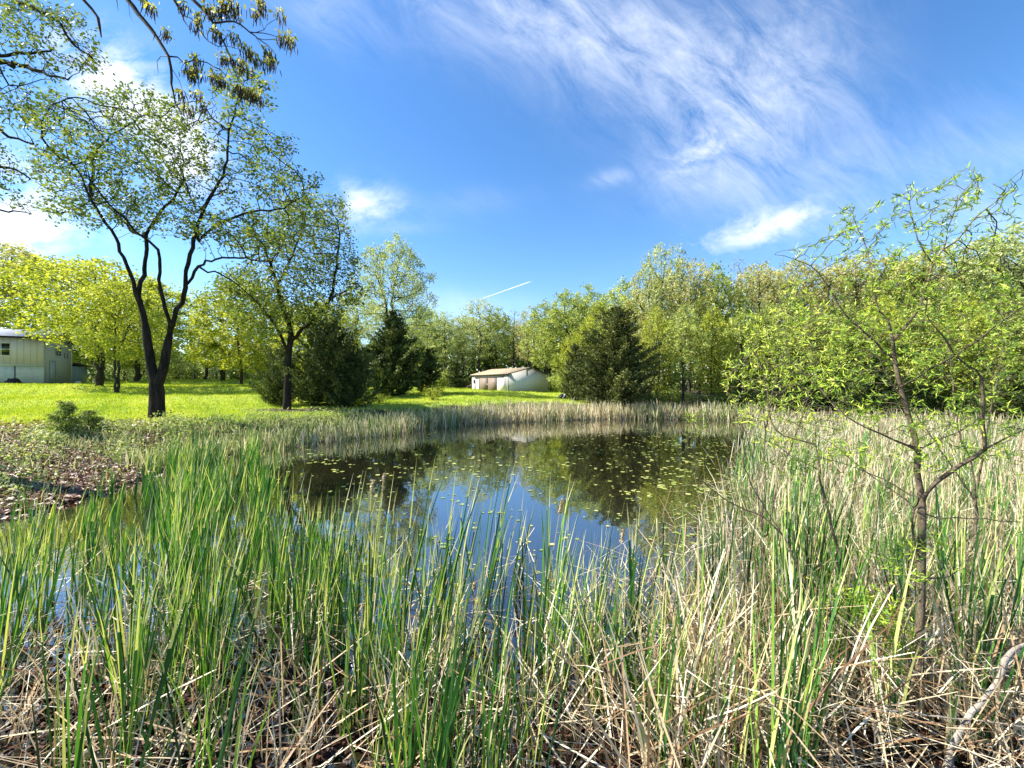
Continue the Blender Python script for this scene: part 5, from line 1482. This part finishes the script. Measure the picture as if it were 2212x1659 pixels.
wood_thing('fallen_stick', 'long pale straight stick lying across the foot of the willow', 'stick',
           [([c7(220, 1350), c7(330, 1320), c7(500, 1290), c7(730, 1320), c7(1000, 1350), c7(1300, 1375), c7(1620, 1410), c7(2000, 1455)], 3.1, 2.75, .011, .005)], 'grey_bark', 3)
wood_thing('dead_shoot', 'dark bare stem leaning beside the willow foot, with one side twig', 'stem',
           [([c7(1270, 1680), c7(1310, 1480), c7(1345, 1330), c7(1355, 1150), c7(1330, 1000), c7(1300, 880)], 2.95, 3.2, .012, .005)], 'willow_bark', 3)
wood_thing('dead_shoot', 'short pale forked dead stem in front of the willow foot', 'stem',
           [([c7(1200, 1700), c7(1195, 1500), c7(1220, 1440), c7(1250, 1385)], 2.8, 2.9, .012, .006)], 'grey_bark', 3)
wood_thing('dead_shoot', 'tall pale bare stem rising left of the two-stemmed willow shrub', 'stem',
           [([c7(620, 1170), c7(680, 1050), c7(760, 920)], 3.6, 3.7, .008, .005), ([c7(560, 1400), c7(600, 1250), c7(640, 1120), c7(670, 900), c7(720, 650)], 3.6, 3.8, .008, .003)], 'grey_bark', 3)

# ------------------------------------------------------------------ overhanging oak, upper left (its trunk stands outside the frame)
def overhang():
    Y = 4.6
    sk = Skel(); st = .12
    base = np.array([-5.6, .6, 1.1])
    fork = np.array([-5.0, 1.6, 6.2])
    sk.limb([base, np.array([-5.5, .8, 3.5]), fork, np.array([-4.4, 2.6, 8.6])], .28, .14, .3, .01)
    top = np.array([-4.4, 2.6, 8.6])
    def T3(x, y, Yq): return P(*c1(x, y), Yq)
    hub = np.array([-3.9, 3.6, 8.3])
    sk.limb([top, hub], .09, .05, .2, .01)
    for pts, y1, r0, r1 in (
        ([(500, 0), (535, 45), (575, 100), (600, 220)], Y, .018, .012),
        ([(760, 0), (850, 120), (930, 220), (1000, 330), (1015, 400), (1020, 500), (1040, 620), (1110, 710)], Y - .1, .020, .005),
        ([(1030, 0), (1055, 40), (1078, 85)], Y + .1, .020, .014),
        ([(1140, 0), (1200, 50), (1265, 135)], Y, .022, .014)):
        a = T3(pts[0][0] - 20, -90, Y)
        sk.limb([hub, (hub + a) / 2 + [0, 0, .15], a] + [T3(x, y, Y + (y1 - Y) * i / 8) for i, (x, y) in enumerate(pts)], .045, r1, st, .006)
        for q in range(len(sk.p)): pass
    def br(pts, r0, r1, y0=0, y1=0):
        sk.limb([T3(x, y, Y + y0 + (y1 - y0) * i / max(1, len(pts) - 1)) for i, (x, y) in enumerate(pts)], r0, r1, .08, .004)
    br([(1078, 85), (1090, 120), (1115, 160)], .011, .006, .1, .1)
    br([(1265, 135), (1300, 210), (1350, 300), (1380, 400), (1420, 480), (1450, 540)], .011, .003)
    br([(1265, 132), (1390, 130), (1480, 190), (1530, 230), (1590, 270), (1640, 330)], .011, .003, 0, -.1)
    br([(1480, 188), (1560, 198), (1650, 220), (1695, 245)], .006, .003, -.05, -.1)
    br([(1530, 232), (1650, 238), (1690, 260)], .004, .003, -.05, .05)
    br([(1560, 198), (1580, 150), (1645, 108)], .004, .003, 0, .1)
    br([(1565, 195), (1545, 110), (1530, 80)], .003, .002, 0, -.1)
    br([(1078, 85), (1130, 110), (1180, 180), (1260, 260), (1400, 285), (1440, 300)], .008, .003, .1, 0)
    br([(1260, 260), (1290, 290), (1310, 320)], .003, .002, 0, 0)
    br([(1530, 230), (1560, 290), (1590, 330), (1600, 370)], .003, .002, 0, 0)
    br([(1000, 330), (1050, 335), (1090, 375), (1150, 355), (1270, 390), (1370, 470), (1450, 545), (1510, 590)], .009, .003, 0, .1)
    br([(1270, 390), (1300, 378), (1400, 380), (1450, 400)], .004, .002, 0, .1)
    br([(1090, 375), (1075, 410), (1080, 450), (1110, 480)], .003, .002, 0, 0)
    br([(1000, 330), (950, 335), (935, 370), (938, 440)], .005, .003, 0, 0)
    br([(1020, 450), (1060, 480), (1083, 530), (1085, 580)], .004, .002, 0, 0)
    br([(1083, 540), (1150, 590), (1215, 640)], .003, .002, 0, 0)
    br([(850, 120), (870, 80), (890, 60)], .003, .002); br([(930, 220), (950, 215), (975, 190)], .003, .002)
    br([(765, 30), (770, 90), (795, 140)], .003, .0015); br([(690, -60), (690, 10), (700, 65)], .006, .004)
    br([(1160, 100), (1230, 60), (1270, 50)], .003, .002); br([(1265, 135), (1330, 70), (1390, 60)], .003, .002); br([(1200, 150), (1175, 110)], .003, .002)
    sk.finish(.0012, 2.6)
    ls = Soup()
    CL = [(900, 60), (980, 195), (1180, 100), (1165, 150), (1085, 30), (1240, 55), (1290, 70), (1330, 20), (1335, 60), (1275, 190), (1300, 215), (1390, 75), (1380, 20), (1385, 215), (1455, 290), (1480, 320), (1590, 310), (1600, 350), (1520, 355), (1325, 345), (1375, 350),
          (1430, 380), (1460, 410), (1700, 215), (1725, 245), (1665, 225), (1655, 85), (1515, 75), (1545, 20), (1550, 50), (1110, 405), (1135, 430), (1175, 435), (1260, 450), (1320, 475), (1400, 530), (1460, 540), (1510, 560), (1530, 580), (1075, 560), (1170, 560), (1215, 630), (1110, 650), (1165, 350), (1150, 450), (1590, 380), (865, 20), (1250, 80), (1420, 520), (1300, 470), (1480, 560)]
    for (x, y) in CL:
        c = T3(x, y, Y + rng.normal() * .06)
        n_ = 18   # young leaves bunching at the top
        p_ = c + rng.normal(size=(n_, 3)) * np.array([.035, .035, .022]) + [0, 0, .02]
        leaves(ls, p_, .060, aspect=.38, up=.2, droop=np.array([.1, 0, -.9]), r=.55 + .45 * rng.random(n_))
        m_ = 20   # catkins: thin drooping strings
        b_ = c + rng.normal(size=(m_, 3)) * np.array([.032, .032, .015])
        L_ = .06 + .06 * rng.random(m_)
        for k_ in range(m_):
            t_ = np.linspace(0, 1, 4); a_ = rng.random() * 6.28
            pts = b_[k_] + np.stack([np.cos(a_) * .02 * t_, np.sin(a_) * .02 * t_, -L_[k_] * t_], 1)
            tube(ls, pts, [.003, .005, .0045, .002], 3, r=.35 * rng.random())
    finish_tree('overhanging_oak', tuple(base), sk, 'oak whose dark twigs with hanging catkins reach into the upper left sky', 'tree', ls, M['catkin'], M['twig'], 8, wob=.15, crown='catkins', trunk='branches')
overhang()

def left_edge_tree():
    Y = 11.5
    sk = Skel(); st = .28
    b = np.array([-17.5, 10.0, 0.0]); b[2] = gz(b[0], b[1]) - .1
    sk.limb([b, b + [.2, 0, 3], b + [.6, .4, 7], b + [1.0, .8, 11]], .32, .16, st, .03)
    q = lambda x, y, d=0: P(*c1(x, y), Y + d)
    sk.limb([b + [.6, .4, 7], q(-150, 950), q(0, 985), q(100, 1020), q(180, 1060)], .09, .02, st, .03)
    sk.limb([b + [.3, .1, 5], q(-200, 1250, -.3), q(0, 1240), q(90, 1255), q(190, 1270)], .07, .012, st, .03)
    sk.limb([b + [.8, .6, 9.5], q(-160, 700), q(0, 780), q(100, 820), q(200, 850)], .08, .02, st, .03)
    sk.limb([b + [1.0, .8, 11], q(-150, 340, .5), q(0, 375, .3), q(130, 385), q(260, 430, -.3), q(400, 470, -.6)], .10, .02, st, .03)
    sk.limb([b + [1.0, .8, 11], q(-100, 250), q(0, 330), q(100, 310), q(230, 300), q(320, 280)], .08, .02, st, .03)
    sk.limb([b + [1.0, .8, 11], q(-60, -60, 1), q(120, 10, .5), q(240, 60, .3), q(350, 140), q(430, 260), q(560, 360)], .10, .02, st, .03)
    sk.limb([q(0, 375, .3), q(20, 450), q(60, 510), q(160, 500), q(240, 470)], .03, .01, st, .02)
    e = lambda x, y, rx, ry, dy=0, rY=1.2: (*c1(x, y), rx * .3646, ry * .3646, Y + dy, rY)
    A = ell_pts([e(330, 110, 190, 90), e(460, 260, 110, 150, 0, 1), e(540, 380, 130, 70, 0, 1), e(100, 60, 200, 110), e(200, 260, 130, 100), e(30, 190, 130, 90), e(330, 400, 180, 80, 0, 1), e(60, 400, 90, 40, 0, .8), e(80, 640, 140, 90, 0, 1),
                 e(130, 560, 110, 60, 0, 1), e(60, 1040, 110, 60, 0, .8), e(20, 900, 70, 90, 0, .8), e(60, 1150, 80, 50, 0, .6), e(-150, 500, 150, 500), e(-150, 1100, 120, 250)], 2100)
    sk.grow(A, .19, .28, 2.2, 90, (0, 0, .03), 8000, .25)
    sk.finish(.006, 2.35)
    ls = Soup()
    leaf_cloud(ls, sk.tips(3), 8, .11, .105, aspect=.5, up=.1, droop=np.array([0, 0, -.4]))
    finish_tree('oak_tree', tuple(b), sk, 'oak crown filling the top left corner, its trunk outside the frame', 'tree', ls, M['oak_dark'], M['bark'], 8)
left_edge_tree()
print('objects', len(bpy.data.objects), 'polys', sum(len(o.data.polygons) for o in bpy.data.objects if o.type == 'MESH'))
